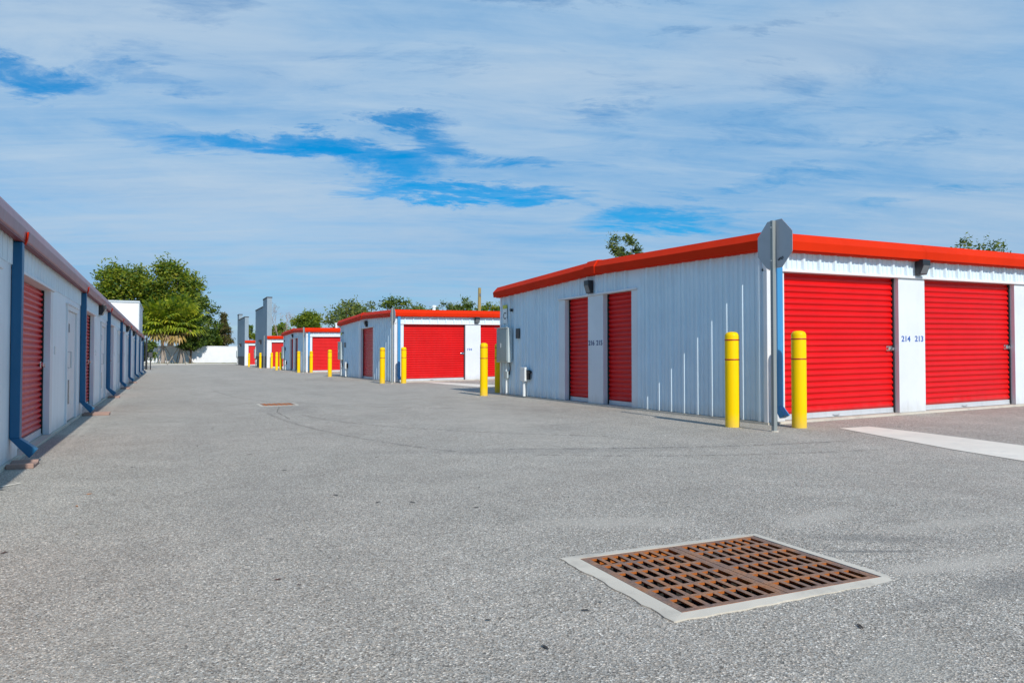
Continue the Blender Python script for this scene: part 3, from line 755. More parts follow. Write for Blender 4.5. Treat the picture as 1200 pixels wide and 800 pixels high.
# terracotta splash blocks under the downspouts
sb_labels = {3: 'terracotta splash block under the nearest blue downspout, its end lit by sun', 4: 'terracotta splash block under the second blue downspout reaching into the sun',
             5: 'terracotta splash block under the third blue downspout', 6: 'terracotta splash block under the fourth blue downspout', 7: 'terracotta splash block under the fifth blue downspout'}
def splash(k, y, w, lab):
    m = MB()
    # shallow open trough
    m.prism([(y, 0.0), (y + .30, 0.0), (y + .30, .042), (y + .265, .042), (y + .235, .024), (y + .065, .024), (y + .035, .042), (y, .042)], 'x', -1.21, -1.21 + w)
    o = m.build('splash_block', M['terracotta'], bevel=0.005); tag(o, lab, 'splash block', 'splash blocks under the blue downspouts')
for k, w in ((3, 0.20), (4, 0.38), (5, 0.24), (6, 0.24), (7, 0.24)):
    splash(k, DS[k] - (0.36 if k == 3 else -0.02 if k == 4 else .05), w, sb_labels[k])

# ------------------------------------------------------------------ yellow bollards
H_B = 1.215
b_first = thing('bollard', 'yellow bollard in front of the shaded ribbed gable beside the stop sign pole', 'bollard', (6.52, 6.93, gz(6.52)), 0, 'yellow bollards at the building corners')
m = MB(); m.lathe([(0.089, -0.05), (0.089, H_B - .055), (0.086, H_B - .040), (0.076, H_B - .020), (0.055, H_B - .006), (0.025, H_B), (0.002, H_B + .001)], 32)
m.build('sleeve', M['yellow'], b_first, smooth=True)
for z in (H_B - 0.105, H_B - 0.355):
    m = MB(); m.lathe([(0.0895, z - .0085), (0.0908, z - .008), (0.0908, z + .008), (0.0895, z + .0085)], 32); m.f.pop(); m.mi.pop()
    m.build('red_band', M['red_tape'], b_first, smooth=True)
spots = [(7.15, 6.43, 'yellow bollard in front of the wide red door beside the stop sign pole'),
         (6.58, 14.97, 'sunlit yellow bollard just left of the grey electric cabinet on the nearest building'),
         (7.37, 15.88, 'shaded yellow bollard tucked behind the rear corner of the nearest building'),
         (6.548, 23.4, 'yellow bollard in front of the second building\'s narrow-door gable by its sign pole'),
         (7.168, 23.0, 'yellow bollard against the sunlit blue downspout of the second building'),
         (6.60, 32.2, 'yellow bollard before the third building\'s red door, beside the second building\'s cabinet'),
         (7.30, 32.9, 'half hidden yellow bollard behind the rear corner of the second building'),
         (6.709, 41.2, 'yellow bollard in front of the third building\'s grey gable, left of its sign pole'),
         (7.27, 40.5, 'yellow bollard at the third building\'s downspout, left of its wide red door'),
         (6.618, 49.4, 'left one of the touching yellow bollard pair behind the third building'),
         (6.977, 50.1, 'right one of the touching yellow bollard pair behind the third building'),
         (6.607, 58.5, 'yellow bollard in front of the taller grey parapet wall'),
         (7.365, 57.8, 'yellow bollard before the white pillar right of the taller grey parapet wall'),
         (6.557, 66.5, 'farthest yellow bollard, between the two grey parapet walls')]
for x, y, lab in spots:
    c = copy_tree(b_first); c.location = (x, y, gz(x)); c['label'] = lab; c.rotation_euler = (0, 0, R.uniform(0, 6))

# ------------------------------------------------------------------ stop signs seen from behind
def sign_back():
    t = thing('stop_sign', 'back of an octagonal stop sign on a steel pole at the nearest building corner', 'sign', (6.557, 6.27, gz(6.557)), rad(-4), 'octagonal signs on poles at the building corners')
    m = MB()
    a, zt = 0.024, 2.535
    m.box(-a, a, -a, a, -0.1, zt); m.build('post', M['post'], t, bevel=0.004)
    m = MB()
    for k in range(90):
        z = 0.08 + k * 0.0272
        for sgn in (-1,):
            n = 8; m.face([(-a - .0008, 0.0055 * math.cos(2 * math.pi * q / n), z + 0.0055 * math.sin(2 * math.pi * q / n)) for q in range(n)])
    m.build('hole_row', M['dark'], t)
    m = MB(); m.tube([(0, 0, -.002), (0, 0, .012)], 0.05, 12); m.build('pole_collar', M['concrete'], t)
    r = 0.29 / math.cos(math.pi / 8)
    pts = [(r * math.cos(math.pi / 8 + k * math.pi / 4), 2.25 + r * math.sin(math.pi / 8 + k * math.pi / 4)) for k in range(8)]
    m = MB(); m.prism(pts, 'x', a + .001, a + .0045); m.build('sign_plate', M['sign_back'], t)
    m = MB(); m.prism(pts, 'x', a + .0047, a + .0055); m.build('sign_face', M['sign_red'], t)
    for z in (2.05, 2.45):
        m = MB(); m.tube([(-a - .012, 0, z), (a + .006, 0, z)], .008, 6); m.build('bolt', M['galv'], t)
    m = MB()
    pts2 = [(-.015, .055, 2.035), (-.005, .10, 2.055)]
    y0 = -0.075
    for yy, zz in ((0, 0), (-.02, .012), (-.045, .004), (-.06, .02)):
        m.tube([(a - .0005, y0 + yy - .014, 2.045 + zz), (a - .0005, y0 + yy, 2.070 + zz), (a - .0005, y0 + yy + .012, 2.048 + zz), (a - .0005, y0 + yy + .02, 2.064 + zz)], .004, 5)
    m.build('scribble', M['black_ink'], t)
    return t
s0 = sign_back()
for x, y, rz, lab in ((6.794, 23.1, 0, 'edge-on sign on a steel pole at the second building\'s front corner'),
                      (6.822, 40.4, 0, 'thin steel sign pole at the third building\'s front corner'),
                      (6.797, 57.8, 0, 'thin pale sign pole in front of the taller grey parapet wall')):
    c = copy_tree(s0); c.location = (x, y, gz(x)); c.rotation_euler = (0, 0, rz); c['label'] = lab

# ------------------------------------------------------------------ far end: wall, kerb, gate post, tall white block
t = thing('perimeter_wall', 'long white rendered wall closing the far end of the aisle', 'wall', (0, 95.2, 0))
m = MB(); m.box(-16, 8.6, 0, 0.25, 0, 2.22 + 0.0); m.build('wall_panel', M['fence'], t)
m = MB(); m.box(-16.02, 8.62, -.04, .29, 2.221, 2.29); m.build('wall_cap', M['fence'], t)
for k in range(9):
    m = MB(); m.box(-15 + k * 2.9, -14.6 + k * 2.9, -.03, -.001, 0, 2.22); m.build('pilaster', M['fence'], t)
m = MB(); m.box(-30, 40, 93.2, 93.4, -.1, 0.14); tag(m.build('kerb', M['dust']), kind='structure')
m = MB()
for k in range(9000):
    x, y = R.uniform(-18, 9), R.uniform(93.42, 95.1); h = R.uniform(.05, .16); a = R.uniform(0, 6.3); w = .03
    m.face([(x - w * math.cos(a), y - w * math.sin(a), 0.1), (x + w * math.cos(a), y + w * math.sin(a), .1), (x + R.uniform(-.05, .05), y + R.uniform(-.05, .05), .1 + h)])
m.face([(-30, 93.4, .11), (40, 93.4, .11), (40, 400, .11), (-30, 400, .11)])
tag(m.build('grass', M['grass'], recalc=False), 'dry grass verge below the white perimeter wall', 'grass', kind='stuff')

t = thing('storage_block', 'tall plain white block rising behind the end of the left building', 'building', (-1.81, 57, 0))
m = MB(); m.box(-9, 0, 0, 9, 0, 4.80); m.build('wall', M['fence'], t)
m = MB(); m.box(-9.06, .06, -.06, 9.06, 4.801, 4.93); m.build('coping', M['galv'], t)
m = MB(); m.box(-.001, .05, -.05, .20, 0, 4.80); m.build('corner_trim', M['galv'], t)

t = thing('gate_post', 'black metal gate post beside the far end of the left building', 'post', (-1.36, 60, 0))
m = MB(); m.box(-.07, .07, -.07, .07, -.05, 2.30); m.build('post', M['bronze'], t, bevel=.008)
m = MB(); m.lathe([(.085, 2.301), (.085, 2.34), (.03, 2.40)], 12); m.build('post_cap', M['bronze'], t)
m = MB(); m.box(-1.6, -.071, -.02, .02, 1.9, 1.96); m.box(-1.6, -.071, -.02, .02, .2, .26)
for k in range(12): m.box(-1.55 + k * .125, -1.53 + k * .125, -.012, .012, .261, 1.899)
m.build('gate_leaf', M['bronze'], t)
t = thing('access_keypad', 'short black keypad pedestal beside the gate post', 'keypad', (-1.05, 58.2, 0))
m = MB(); m.tube([(0, 0, 0), (0, 0, .8), (0, -.12, 1.0)], .035, 8); m.build('stand', M['bronze'], t)
m = MB(); m.box(-.13, .13, -.25, -.10, .92, 1.28); m.build('keypad_box', M['dark_grey'], t, bevel=.01)

t = thing('utility_pole', 'tan timber utility pole rising behind the second building', 'pole', (19.4, 45, gz(19.4)))
m = MB(); m.tube([(0, 0, 0), (0.02, 0, 2.8), (.05, 0, 5.5)], [.15, .13, .10], 10); m.build('pole', M['wood'], t)
m = MB(); m.tube([(0.05, -.11, 4.9), (.05, -.11, 5.1)], .05, 8); m.build('insulator', M['lens'], t)

# ------------------------------------------------------------------ trees
def leaf_cloud(m, centers, per, spread, size, rnd, flat=0.75):
    for cx, cy, cz, cr in centers:
        n = int(per * (cr / spread) ** 2)
        for _ in range(n):
            while True:
                v = Vector((rnd.uniform(-1, 1), rnd.uniform(-1, 1), rnd.uniform(-1, 1)))
                if v.length <= 1: break
            v = v * (0.55 + 0.45 * v.length) if v.length > .2 else v
            p = Vector((cx, cy, cz)) + Vector((v.x, v.y, v.z * flat)) * cr
            a = Vector((rnd.gauss(0, 1), rnd.gauss(0, 1), rnd.gauss(0, .6))).normalized()
            b = a.orthogonal().normalized(); b = (Matrix.Rotation(rnd.uniform(0, 6.3), 3, a) @ b)
            s = size * rnd.uniform(.6, 1.4)
            up = a * s; sd = b * s * .45
            m.face([p - up, p + sd, p + up, p - sd])
def tree(name, label, x, y, ztop, width, mat, rnd_seed, trunk_h=None, base=0.0, clumps=26, per=90, leaf=0.16, shape='round', zlow=None, group='trees beyond the site', trunk_r=0.22, depth=None):
    rnd = random.Random(rnd_seed)
    t = thing(name, label, 'tree', (x, y, base), 0, group)
    zt = (ztop - base) * 1.05; zl = (zlow if zlow is not None else zt * 0.35)
    zc = (zt + zl) / 2; hh = (zt - zl) / 2; hw = width / 2; hd = (depth or width) / 2
    cs = []
    for k in range(clumps):
        for _ in range(60):
            u = Vector((rnd.uniform(-1, 1), rnd.uniform(-1, 1), rnd.uniform(-1, 1)))
            if 0.45 < u.length < 0.95: break
        cr = rnd.uniform(.20, .36) * min(hw, hh) * 1.05
        zz = u.z
        wf = 1.0
        if shape == 'cone': wf = max(.15, (1 - zz) / 1.7)
        cs.append((u.x * (hw - cr * .8) * wf, u.y * (hd - cr * .8) * wf, zc + zz * (hh - cr * .7), cr * (1 if shape != 'cone' else .55 + .5 * wf)))
    m = MB()
    crs = sum(c[3] for c in cs) / len(cs)
    leaf_cloud(m, cs, per, crs, leaf, rnd)
    # stray sprigs on the outline
    for _ in range(clumps * 6):
        c = rnd.choice(cs); d = Vector((rnd.gauss(0, 1), rnd.gauss(0, 1), rnd.gauss(.3, 1))).normalized()
        p = Vector(c[:3]) + d * c[3] * rnd.uniform(.95, 1.35)
        for _ in range(3):
            q = p + Vector((rnd.uniform(-1, 1), rnd.uniform(-1, 1), rnd.uniform(-1, 1))) * leaf * 1.2
            a = Vector((rnd.gauss(0, 1), rnd.gauss(0, 1), rnd.gauss(0, 1))).normalized(); b = a.orthogonal().normalized()
            m.face([q - a * leaf, q + b * leaf * .4, q + a * leaf, q - b * leaf * .4])
    m.build('crown', mat, t, recalc=False)
    m = MB(); th = trunk_h or (zl + hh * .5)
    m.tube([(0, 0, -.1), (rnd.uniform(-.1, .1), rnd.uniform(-.1, .1), th * .5), (rnd.uniform(-.2, .2), 0, th)], [trunk_r * 1.25, trunk_r, trunk_r * .8], 8)
    for c in rnd.sample(cs, min(10, len(cs))):
        s = Vector((0, 0, th * rnd.uniform(.75, 1.0))); e = Vector(c[:3]); mid = s.lerp(e, .5) + Vector((0, 0, -.1 * hh))
        m.tube([s, mid, e], [trunk_r * .5, trunk_r * .3, trunk_r * .1], 5)
    m.build('trunk', M['bark'], t)
    return t
GT = 'trees beyond the far wall'
tree('oak_tree', 'broad oak crown rising behind the tall white block on the left', -5.4, 109, 14.0, 9.6, M['oak'], 1, clumps=72, per=150, leaf=.24, zlow=3.0, group=GT, trunk_r=.4)
tree('oak_tree', 'tallest oak crown in the middle, behind the two palms', 0.5, 112, 14.7, 10.4, M['oak'], 2, clumps=80, per=150, leaf=.24, zlow=3.2, group=GT, trunk_r=.4)
tree('oak_tree', 'dark rounded tree sloping down right of the palms', 3.9, 104, 9.3, 6.2, M['oak_dark'], 3, clumps=54, per=140, leaf=.20, zlow=1.6, group=GT)
tree('oak_tree', 'small dark oak with a low crown just before the white wall', 2.55, 94.3, 3.9, 4.4, M['oak_dark'], 4, clumps=26, per=120, leaf=.16, zlow=1.3, base=.1, group=GT, trunk_r=.13)
tree('cedar_tree', 'slim brownish cedar with a pointed top behind the white wall', 7.3, 110, 7.3, 3.9, M['cedar'], 5, clumps=60, per=120, leaf=.17, shape='cone', zlow=1.0, group=GT)
tree('bushy_tree', 'low yellow green tree between the dark tree and the cedar', 5.6, 108, 5.2, 3.2, M['bush'], 6, clumps=22, per=120, leaf=.18, zlow=1.4, group=GT)
tree('bushy_tree', 'low shrubby tree behind the gate post', -1.9, 70, 2.9, 2.6, M['oak_dark'], 16, clumps=20, per=120, leaf=.13, zlow=.4, group=GT, trunk_r=.1)
tree('bushy_tree', 'bushy green tree between the two grey parapet walls', 11.2, 112, 5.9, 3.2, M['bush'], 7, clumps=20, per=110, leaf=.18, zlow=1.2, group=GT)
GR = 'trees behind the storage buildings'
tree('bushy_tree', 'low yellow green tree below the bare pinkish tree', 14.4, 102, 5.6, 5.4, M['bush'], 8, base=.2, clumps=26, per=110, leaf=.18, zlow=1.5, group=GR)
tree('bushy_tree', 'rounded bright green tree above the third building\'s red fascia', 13.4, 76, 5.85, 4.0, M['bush'], 9, base=.2, clumps=34, per=120, leaf=.15, zlow=1.6, group=GR)
tree('leafy_tree', 'loose feathery tree above the ridge of the second building', 13.9, 60, 6.1, 4.8, M['olive'], 10, base=.2, clumps=40, per=70, leaf=.13, zlow=1.8, group=GR)
tree('leafy_tree', 'dark loose tree right of the second building\'s sign pole', 17.9, 60, 6.2, 4.0, M['oak_dark'], 11, base=.2, clumps=34, per=70, leaf=.13, zlow=1.8, group=GR)
tree('leafy_tree', 'low olive tree between the two loose trees over the second building', 16.0, 61, 5.6, 4.2, M['olive'], 17, base=.2, clumps=30, per=70, leaf=.13, zlow=1.8, group=GR)
for x, ht, w, mat, sd, lab in [(20.5, 5.6, 2.9, 'bush', 12, 'small yellow green treetop first past the second building\'s downspout'), (22.3, 6.1, 2.8, 'olive', 13, 'thin grey green treetop over the middle of the red fascia'),
                               (24.9, 6.3, 3.0, 'oak_dark', 14, 'dark green treetop just left of the timber utility pole'), (19.6, 5.3, 2.6, 'olive', 31, 'low sparse treetop nearest the second building\'s corner downspout'), (26.2, 5.7, 2.6, 'bush', 32, 'yellow green treetop filling the gap right of the timber pole'), (28.6, 5.8, 2.4, 'olive', 33, 'grey green treetop against the nearest building\'s rear corner'), (27.3, 6.0, 2.8, 'oak', 15, 'small orange green treetop just right of the timber utility pole'),
                               (23.7, 5.8, 2.4, 'olive', 18, 'lowest sparse treetop between the thin grey one and the dark green one')]:
    tree('leafy_tree', lab, x, 60, ht, w, M[mat], sd, base=.23, clumps=26, per=65, leaf=.12, zlow=2.6, group=GR, trunk_r=.09)
tree('leafy_tree', 'lone sparse treetop above the dark red rake of the nearest building', 28.0, 40, 9.35, 2.7, M['olive'], 21, base=.23, clumps=22, per=60, leaf=.12, zlow=6.2, group=GR, trunk_r=.12)
tree('leafy_tree', 'leafy treetop over the orange fascia at the right edge, left of its twin', 48.0, 30, 9.15, 4.2, M['olive'], 22, base=.23, clumps=16, per=70, leaf=.13, zlow=4.0, group=GR, trunk_r=.14)
tree('leafy_tree', 'leafy treetop over the orange fascia at the right edge, right of its twin', 52.0, 30, 9.2, 4.8, M['olive'], 23, base=.23, clumps=18, per=70, leaf=.13, zlow=4.0, group=GR, trunk_r=.14)

def bare_tree(x, y, h):
    rnd = random.Random(5)
    t = thing('bare_tree', 'nearly leafless pinkish grey tree right of the taller parapet wall', 'tree', (x, y, .2), 0, GR)
    m = MB(); tips = []
    def grow(p, d, ln, r, lev):
        e = p + d * ln; mid = p.lerp(e, .5) + Vector((rnd.uniform(-1, 1), rnd.uniform(-1, 1), 0)) * ln * .06
        m.tube([p, mid, e], [r, r * .85, r * .65], 5 if lev < 2 else 4, cap=False)
        if lev >= 5: tips.append(e); return
        for _ in range(2 if lev < 1 else 3):
            nd = (d + Vector((rnd.gauss(0, .42), rnd.gauss(0, .42), rnd.gauss(.05, .25)))).normalized()
            grow(e, nd, ln * rnd.uniform(.62, .82), r * .62, lev + 1)
    grow(Vector((0, 0, 0)), Vector((0, 0, 1)), h * .30, .10, 0)
    m.build('trunk', M['bark_pale'], t)
    m = MB()
    for e in tips:
        for _ in range(2):
            p = e + Vector((rnd.uniform(-1, 1), rnd.uniform(-1, 1), rnd.uniform(-1, 1))) * .12
            a = Vector((rnd.gauss(0, 1), rnd.gauss(0, 1), rnd.gauss(0, 1))).normalized() * .05; b = a.orthogonal().normalized() * .03
            m.face([p - a, p + b, p + a, p - b])
    m.build('crown', M['red_leaf'], t, recalc=False)
bare_tree(12.5, 90, 7.2)

def palm(x, y, zt, sd, label, wide):
    rnd = random.Random(sd)
    t = thing('cabbage_palm', label, 'palm tree', (x, y, .1), 0, 'newly planted palms before the white wall')
    th = zt * .56
    m = MB()
    pts = [(0, 0, -.05)] + [(0.04 * math.sin(k), 0.03 * k / 8, th * k / 8) for k in range(1, 9)]
    m.tube(pts, [.24, .22, .20, .19, .19, .20, .22, .25, .20], 12); m.build('trunk', M['palm_bark'], t)
    g, d = MB(), MB()
    top = Vector((0, .03, th))
    def frond(mb, az, el, ln, fr, droop, seg=16):
        ln *= 1 + .45 * max(el, 0)
        dr = Vector((math.cos(az) * math.cos(el), math.sin(az) * math.cos(el), math.sin(el)))
        hub = top + dr * ln + Vector((0, 0, -droop * ln * .4))
        mb.tube([top, top + dr * ln * .55 + Vector((0, 0, .05)), hub], [.03, .022, .015], 4)
        side = dr.cross(Vector((0, 0, 1))).normalized(); nrm = side.cross(dr).normalized()
        for k in range(seg):
            a = -2.1 + 4.2 * k / (seg - 1)
            v = (dr * math.cos(a) + side * math.sin(a)).normalized()
            l = fr * (0.75 + .25 * math.cos(a)) * rnd.uniform(.85, 1.1)
            w = v.cross(nrm).normalized() * .15
            p1 = hub + v * l * .6 + nrm * .12; p2 = hub + v * l + Vector((0, 0, -droop * l * rnd.uniform(.3, .7)))
            mb.face([hub, p1 - w, p2, p1 + w])
    for k in range(76):
        frond(g, rnd.uniform(0, 6.3), rnd.uniform(-.35, 1.45), rnd.uniform(.65, 1.35) * wide, rnd.uniform(.85, 1.2) * wide, rnd.uniform(.25, .7))
    for k in range(16):
        frond(d, rnd.uniform(0, 6.3), rnd.uniform(-.60, -.15), rnd.uniform(.6, 1.3) * wide, rnd.uniform(.55, .8) * wide, rnd.uniform(.6, 1.0), 12)
    g.build('crown', M['frond'], t, recalc=False); d.build('dead_fronds', M['dead_frond'], t, recalc=False)
    for k in range(4):
        a = rad(20 + 90 * k); m = MB()
        m.tube([(math.cos(a) * .2, math.sin(a) * .2, 2.1), (math.cos(a) * 1.5, math.sin(a) * 1.5 * .6, 0.0)], .045, 6); m.build('support_brace', M['brace'], t)
palm(-0.40, 93.9, 8.2, 1, 'left one of two braced palms before the white wall', 1.5)
palm(1.55, 94.0, 8.3, 2, 'right one of two braced palms before the white wall', 1.6)

# ------------------------------------------------------------------ litter on the asphalt
def fallen_leaf(x, y, mat, label, s, rz):
    m = MB(); pts = [(-1, 0, .1), (-.45, .32, .22), (.3, .36, .2), (1, .05, .05), (.35, -.33, .16), (-.4, -.36, .05)]
    z = gz(x) + .003
    P = [(px * s, py * s, pz * s * .7) for px, py, pz in pts]
    ctr = (0, 0, .02 * s)
    for k in range(6): m.face([ctr, P[k], P[(k + 1) % 6]])
    o = m.build('fallen_leaf', mat, recalc=False); o.location = (x, y, z); o.rotation_euler = (0, 0, rz)
    tag(o, label, 'leaf', 'dry leaves scattered on the asphalt')
fallen_leaf(-0.469, 5.70, M['leaf_orange'], 'orange fallen leaf on the asphalt near the left building, farther of two', .022, .4)
fallen_leaf(-0.504, 5.28, M['leaf_orange'], 'orange fallen leaf on the asphalt near the left building, nearer of two', .020, 1.9)
fallen_leaf(-0.697, 4.18, M['leaf_brown'], 'reddish brown fallen leaf at the left edge of the asphalt', .020, .8)
fallen_leaf(0.437, 3.17, M['leaf_brown'], 'dark brown fallen leaf on the open asphalt left of the drain, larger of two', .018, .1)
fallen_leaf(0.505, 3.06, M['leaf_brown'], 'dark brown fallen leaf on the open asphalt left of the drain, smaller of two', .013, 2.4)
fallen_leaf(-0.42, 4.45, M['leaf_pale'], 'pale tan fallen leaf on the left side of the asphalt', .016, 2.0)

def specks():
    src = None
    for x, y in [(1.05, 4.9), (1.25, 4.55), (1.45, 4.45), (2.05, 4.75), (2.1, 4.2), (2.45, 4.15), (1.05, 2.35), (1.42, 2.28), (1.52, 2.33), (0.3, 8.2), (1.8, 6.6), (0.75, 3.75), (0.9, 6.9), (-0.25, 6.9), (-0.1, 8.4), (0.55, 11.2), (2.9, 3.7), (3.3, 5.2), (2.2, 1.72), (1.12, 2.05)]:
        if src is None:
            m = MB(); P = [(-1, 0, .1), (-.4, .3, .3), (.4, .25, .25), (1, -.05, .1), (.3, -.3, .2), (-.5, -.25, .15)]
            for k in range(6): m.face([(0, 0, .45 * .008)] + [tuple(v * .017 for v in P[q]) for q in (k, (k + 1) % 6)])
            src = m.build('leaf_scrap', M['leaf_black'], recalc=False); c = src
        else:
            c = src.copy(); COL.objects.link(c)
        c.location = (x, y, gz(x) + .002); c.rotation_euler = (0, 0, R.uniform(0, 6.3)); k = R.uniform(.7, 1.5); c.scale = (k * R.uniform(.8, 1.5), k, k)
        tag(c, 'tiny dark scrap of dried leaf lying loose on the open asphalt', 'leaf scrap', 'dark leaf scraps on the asphalt')
specks()

# ------------------------------------------------------------------ light, sky, camera
SUN_EL, SUN_AZ = rad(37.3), rad(181.9)      # azimuth clockwise from +y: just left of straight behind the camera aisle
sd = Vector((math.sin(SUN_AZ) * math.cos(SUN_EL), math.cos(SUN_AZ) * math.cos(SUN_EL), math.sin(SUN_EL)))
su = bpy.data.lights.new('sun', 'SUN'); su.energy = 4.0; su.angle = rad(0.53); su.color = (1.0, 0.955, 0.88)
so = bpy.data.objects.new('sun', su); COL.objects.link(so); so.rotation_euler = sd.to_track_quat('Z', 'Y').to_euler(); so.location = (0, -20, 30)

w = bpy.data.worlds.new('World'); scene.world = w; w.use_nodes = True
nt = w.node_tree; nt.nodes.clear()
out = N(nt, 'ShaderNodeOutputWorld'); bg = N(nt, 'ShaderNodeBackground'); L(nt, bg.outputs[0], out.inputs[0])
STR = 0.10; bg.inputs[1].default_value = STR
sky = N(nt, 'ShaderNodeTexSky'); sky.sky_type = 'NISHITA'; sky.sun_disc = False
sky.sun_elevation = SUN_EL; sky.sun_rotation = SUN_AZ; sky.air_density = 1.0; sky.dust_density = 0.3; sky.ozone_density = 3.0
hs = N(nt, 'ShaderNodeHueSaturation'); hs.inputs['Hue'].default_value = 0.497; hs.inputs['Saturation'].default_value = 2.2; hs.inputs['Value'].default_value = 1.22; L(nt, sky.outputs[0], hs.inputs['Color'])
tc = N(nt, 'ShaderNodeTexCoord'); d = tc.outputs['Generated']
sx = N(nt, 'ShaderNodeSeparateXYZ'); L(nt, d, sx.inputs[0])
# the cloud deck is a plane high above: project each direction on to it
den = math_node(nt, 'ADD', math_node(nt, 'MAXIMUM', sx.outputs[2], 0.0), 0.12)
cb = N(nt, 'ShaderNodeCombineXYZ')
L(nt, math_node(nt, 'DIVIDE', sx.outputs[0], den), cb.inputs[0]); L(nt, math_node(nt, 'DIVIDE', sx.outputs[1], den), cb.inputs[1])
rot = N(nt, 'ShaderNodeMapping'); rot.inputs['Rotation'].default_value = (0, 0, rad(20)); L(nt, cb.outputs[0], rot.inputs['Vector'])
pc = rot.outputs[0]
n_big = noise(nt, scaled(nt, pc, (0.45, 0.75, 1)), 1.0, 7, 0.60, 0.8).outputs['Fac']
n_fine = noise(nt, scaled(nt, pc, (1.7, 3.6, 1)), 1.0, 10, 0.68, 0.7).outputs['Fac']
n_wisp = noise(nt, scaled(nt, pc, (0.8, 5.5, 1)), 1.0, 8, 0.62, 1.2).outputs['Fac']
n_soft = noise(nt, scaled(nt, pc, (0.6, 1.6, 1)), 1.0, 6, 0.58, 0.5).outputs['Fac']
# openings in the cloud deck: (azimuth from +y, elevation, half width, half height, depth)
holes = [(9.2, 16.0, 5.5, 1.0, 1.0), (16.8, 14.9, 4.2, 1.5, 1.0), (17.8, 18.3, 4.5, .9, 0.9), (22.0, 13.0, 9.5, 0.75, 0.95), (19.8, 16.6, 2.5, 1.2, .8), (-11.0, 18.3, 6.0, 1.2, 0.8), (37.5, 10.7, 7.0, 1.2, 0.8), (24.5, 15.8, 5.0, 0.6, .7),
         (45.5, 13.3, 6.0, 0.8, 0.6), (1.0, 25.5, 5.0, 2.4, 0.55), (42.5, 27.5, 12.0, 1.0, 0.6), (1.0, 15.6, 7.0, 1.0, 0.6), (58.0, 11.3, 6.0, 0.6, 0.4), (24, 28.5, 8, 1.2, .6), (38.5, 24.2, 2.2, .6, .5), (34.5, 16, 4, 4, .3), (50, 17, 9, 2.5, .3), (20, 22, 14, 2.5, .35), (-4, 22, 9, 2, .3), (40, 20, 12, 2, .3), (30, 12.5, 8, 1, .3), (34, 19, 3, .8, .5), (-1, 19.5, 4, .7, .5), (47, 24, 4, .7, .45), (55, 15, 5, .7, .45), (12, 22, 5, .8, .4)]
warp = N(nt, 'ShaderNodeVectorMath'); warp.operation = 'MULTIPLY_ADD'
nw = noise(nt, scaled(nt, pc, (2.2, 4.2, 1)), 1.0, 9, 0.70, 0.5)
L(nt, nw.outputs['Color'], warp.inputs[0]); warp.inputs[1].default_value = (0.22, 0.22, 0.085); L(nt, d, warp.inputs[2])
sub = N(nt, 'ShaderNodeVectorMath'); sub.operation = 'SUBTRACT'; L(nt, warp.outputs[0], sub.inputs[0]); sub.inputs[1].default_value = (0.11, 0.11, 0.0425)
dw = sub.outputs[0]
def dot(vec, c):
    n = N(nt, 'ShaderNodeVectorMath'); n.operation = 'DOT_PRODUCT'; L(nt, vec, n.inputs[0]); n.inputs[1].default_value = c; return n.outputs['Value']
tot = None
for az, el, hw, hh, amt in holes:
    a, e = rad(az), rad(el)
    c = Vector((math.sin(a) * math.cos(e), math.cos(a) * math.cos(e), math.sin(e)))
    ux = Vector((math.cos(a), -math.sin(a), 0)); uz = ux.cross(c).normalized()
    du = dot(dw, tuple(ux / math.sin(rad(hw)))); dv = dot(dw, tuple(uz / math.sin(rad(hh))))
    q = math_node(nt, 'MULTIPLY_ADD', du, du, math_node(nt, 'MULTIPLY', dv, dv))
    front = math_node(nt, 'GREATER_THAN', dot(d, tuple(c)), 0.3)
    g = math_node(nt, 'MULTIPLY', math_node(nt, 'SUBTRACT', 1.0, math_node(nt, 'MULTIPLY', q, 0.5), clamp=True), front)
    g = math_node(nt, 'MULTIPLY', g, amt)
    tot = g if tot is None else math_node(nt, 'MAXIMUM', tot, g)
cover = math_node(nt, 'MULTIPLY_ADD', n_big, 0.45, math_node(nt, 'MULTIPLY_ADD', n_fine, 0.30, math_node(nt, 'MULTIPLY', n_wisp, 0.25)))
cover = ramp(nt, cover, [(0.30, 0.55), (0.42, 0.80), (0.52, 0.92), (0.65, 0.98)])
n_rag = noise(nt, scaled(nt, pc, (3.2, 8.0, 1)), 1.0, 9, 0.70, 0.8).outputs['Fac']
edge = math_node(nt, 'MULTIPLY_ADD', n_fine, -1.2, math_node(nt, 'MULTIPLY_ADD', n_rag, -1.1, math_node(nt, 'MULTIPLY_ADD', tot, 1.15, 0.80)))
hole = ramp(nt, math_node(nt, 'MULTIPLY', edge, math_node(nt, 'GREATER_THAN', tot, 0.001)), [(0.0, 0.0), (0.30, 0.38), (0.52, 0.80), (0.85, 1.0)], 'LINEAR')
cover = math_node(nt, 'MULTIPLY', cover, math_node(nt, 'SUBTRACT', 1.0, math_node(nt, 'MULTIPLY', hole, 0.985)))
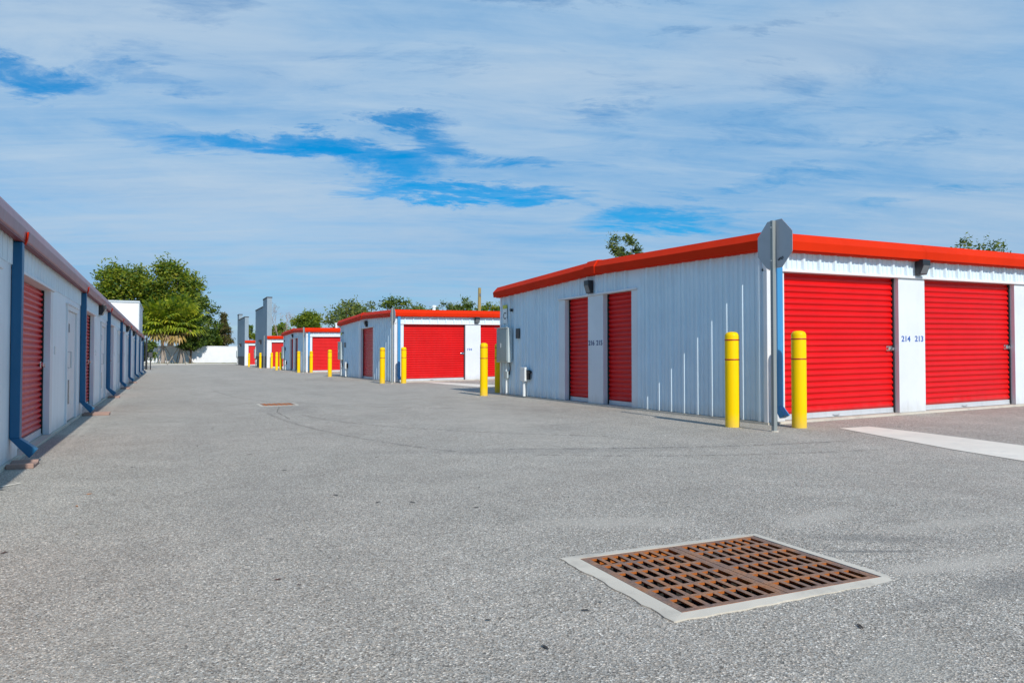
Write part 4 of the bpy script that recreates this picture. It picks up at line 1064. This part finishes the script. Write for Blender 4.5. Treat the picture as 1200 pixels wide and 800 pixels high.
# the deck thins out to open sky behind the camera, where the sun stands
back = math_node(nt, 'MULTIPLY_ADD', dot(d, (math.sin(rad(26)), math.cos(rad(26)), -0.25)), 1.6, 0.55, clamp=True)
cover = math_node(nt, 'MULTIPLY', cover, math_node(nt, 'MULTIPLY_ADD', back, 0.72, 0.28))
up = math_node(nt, 'GREATER_THAN', sx.outputs[2], -0.02)
tone = math_node(nt, 'MULTIPLY_ADD', n_soft, 0.5, math_node(nt, 'MULTIPLY_ADD', n_wisp, 0.25, math_node(nt, 'MULTIPLY', n_fine, 0.25)))
cloud = mixc(nt, ramp(nt, tone, [(0.36, 0.0), (0.62, 1.0)]), (2.0, 4.35, 7.3), (4.55, 6.1, 7.75))
for az, el, hw, hh, amt in ((6, 10.0, 22, 4.2, .75), (-2, 23, 16, 5, .5), (30, 21, 10, 3, .4), (50, 22, 14, 4, .45), (60, 9, 12, 3, .55)):
    a, e = rad(az), rad(el)
    c = Vector((math.sin(a) * math.cos(e), math.cos(a) * math.cos(e), math.sin(e)))
    ux = Vector((math.cos(a), -math.sin(a), 0)); uz = ux.cross(c).normalized()
    du = dot(dw, tuple(ux / math.sin(rad(hw)))); dv = dot(dw, tuple(uz / math.sin(rad(hh))))
    q = math_node(nt, 'SUBTRACT', 1.0, math_node(nt, 'MULTIPLY_ADD', du, du, math_node(nt, 'MULTIPLY', dv, dv)), clamp=True)
    q = math_node(nt, 'MULTIPLY', math_node(nt, 'MULTIPLY', q, math_node(nt, 'GREATER_THAN', dot(d, tuple(c)), 0.3)), amt)
    cloud = mixc(nt, q, cloud, (5.5, 6.6, 7.7))
horizon = ramp(nt, sx.outputs[2], [(0.0, 0.8), (0.12, 0.45), (0.25, 0.0)])
cloud = mixc(nt, horizon, cloud, (3.15, 4.85, 7.05))
col = mixc(nt, math_node(nt, 'MULTIPLY', cover, up), hs.outputs[0], cloud)
L(nt, col, bg.inputs[0])

cam = bpy.data.cameras.new('camera'); co = bpy.data.objects.new('camera', cam); COL.objects.link(co)
cam.sensor_width = 36; cam.lens = 36 * 830 / 1200; cam.clip_start = 0.05; cam.clip_end = 3000
co.location = (0, 0, 0.95); co.rotation_euler = (rad(90) + math.atan(18 / 830), 0, rad(-26.0))
scene.camera = co
vs = scene.view_settings; vs.view_transform = 'Standard'; vs.look = 'None'; vs.exposure = 0.0; vs.gamma = 1.0; vs.use_curve_mapping = False
scene.cycles.max_bounces = 8
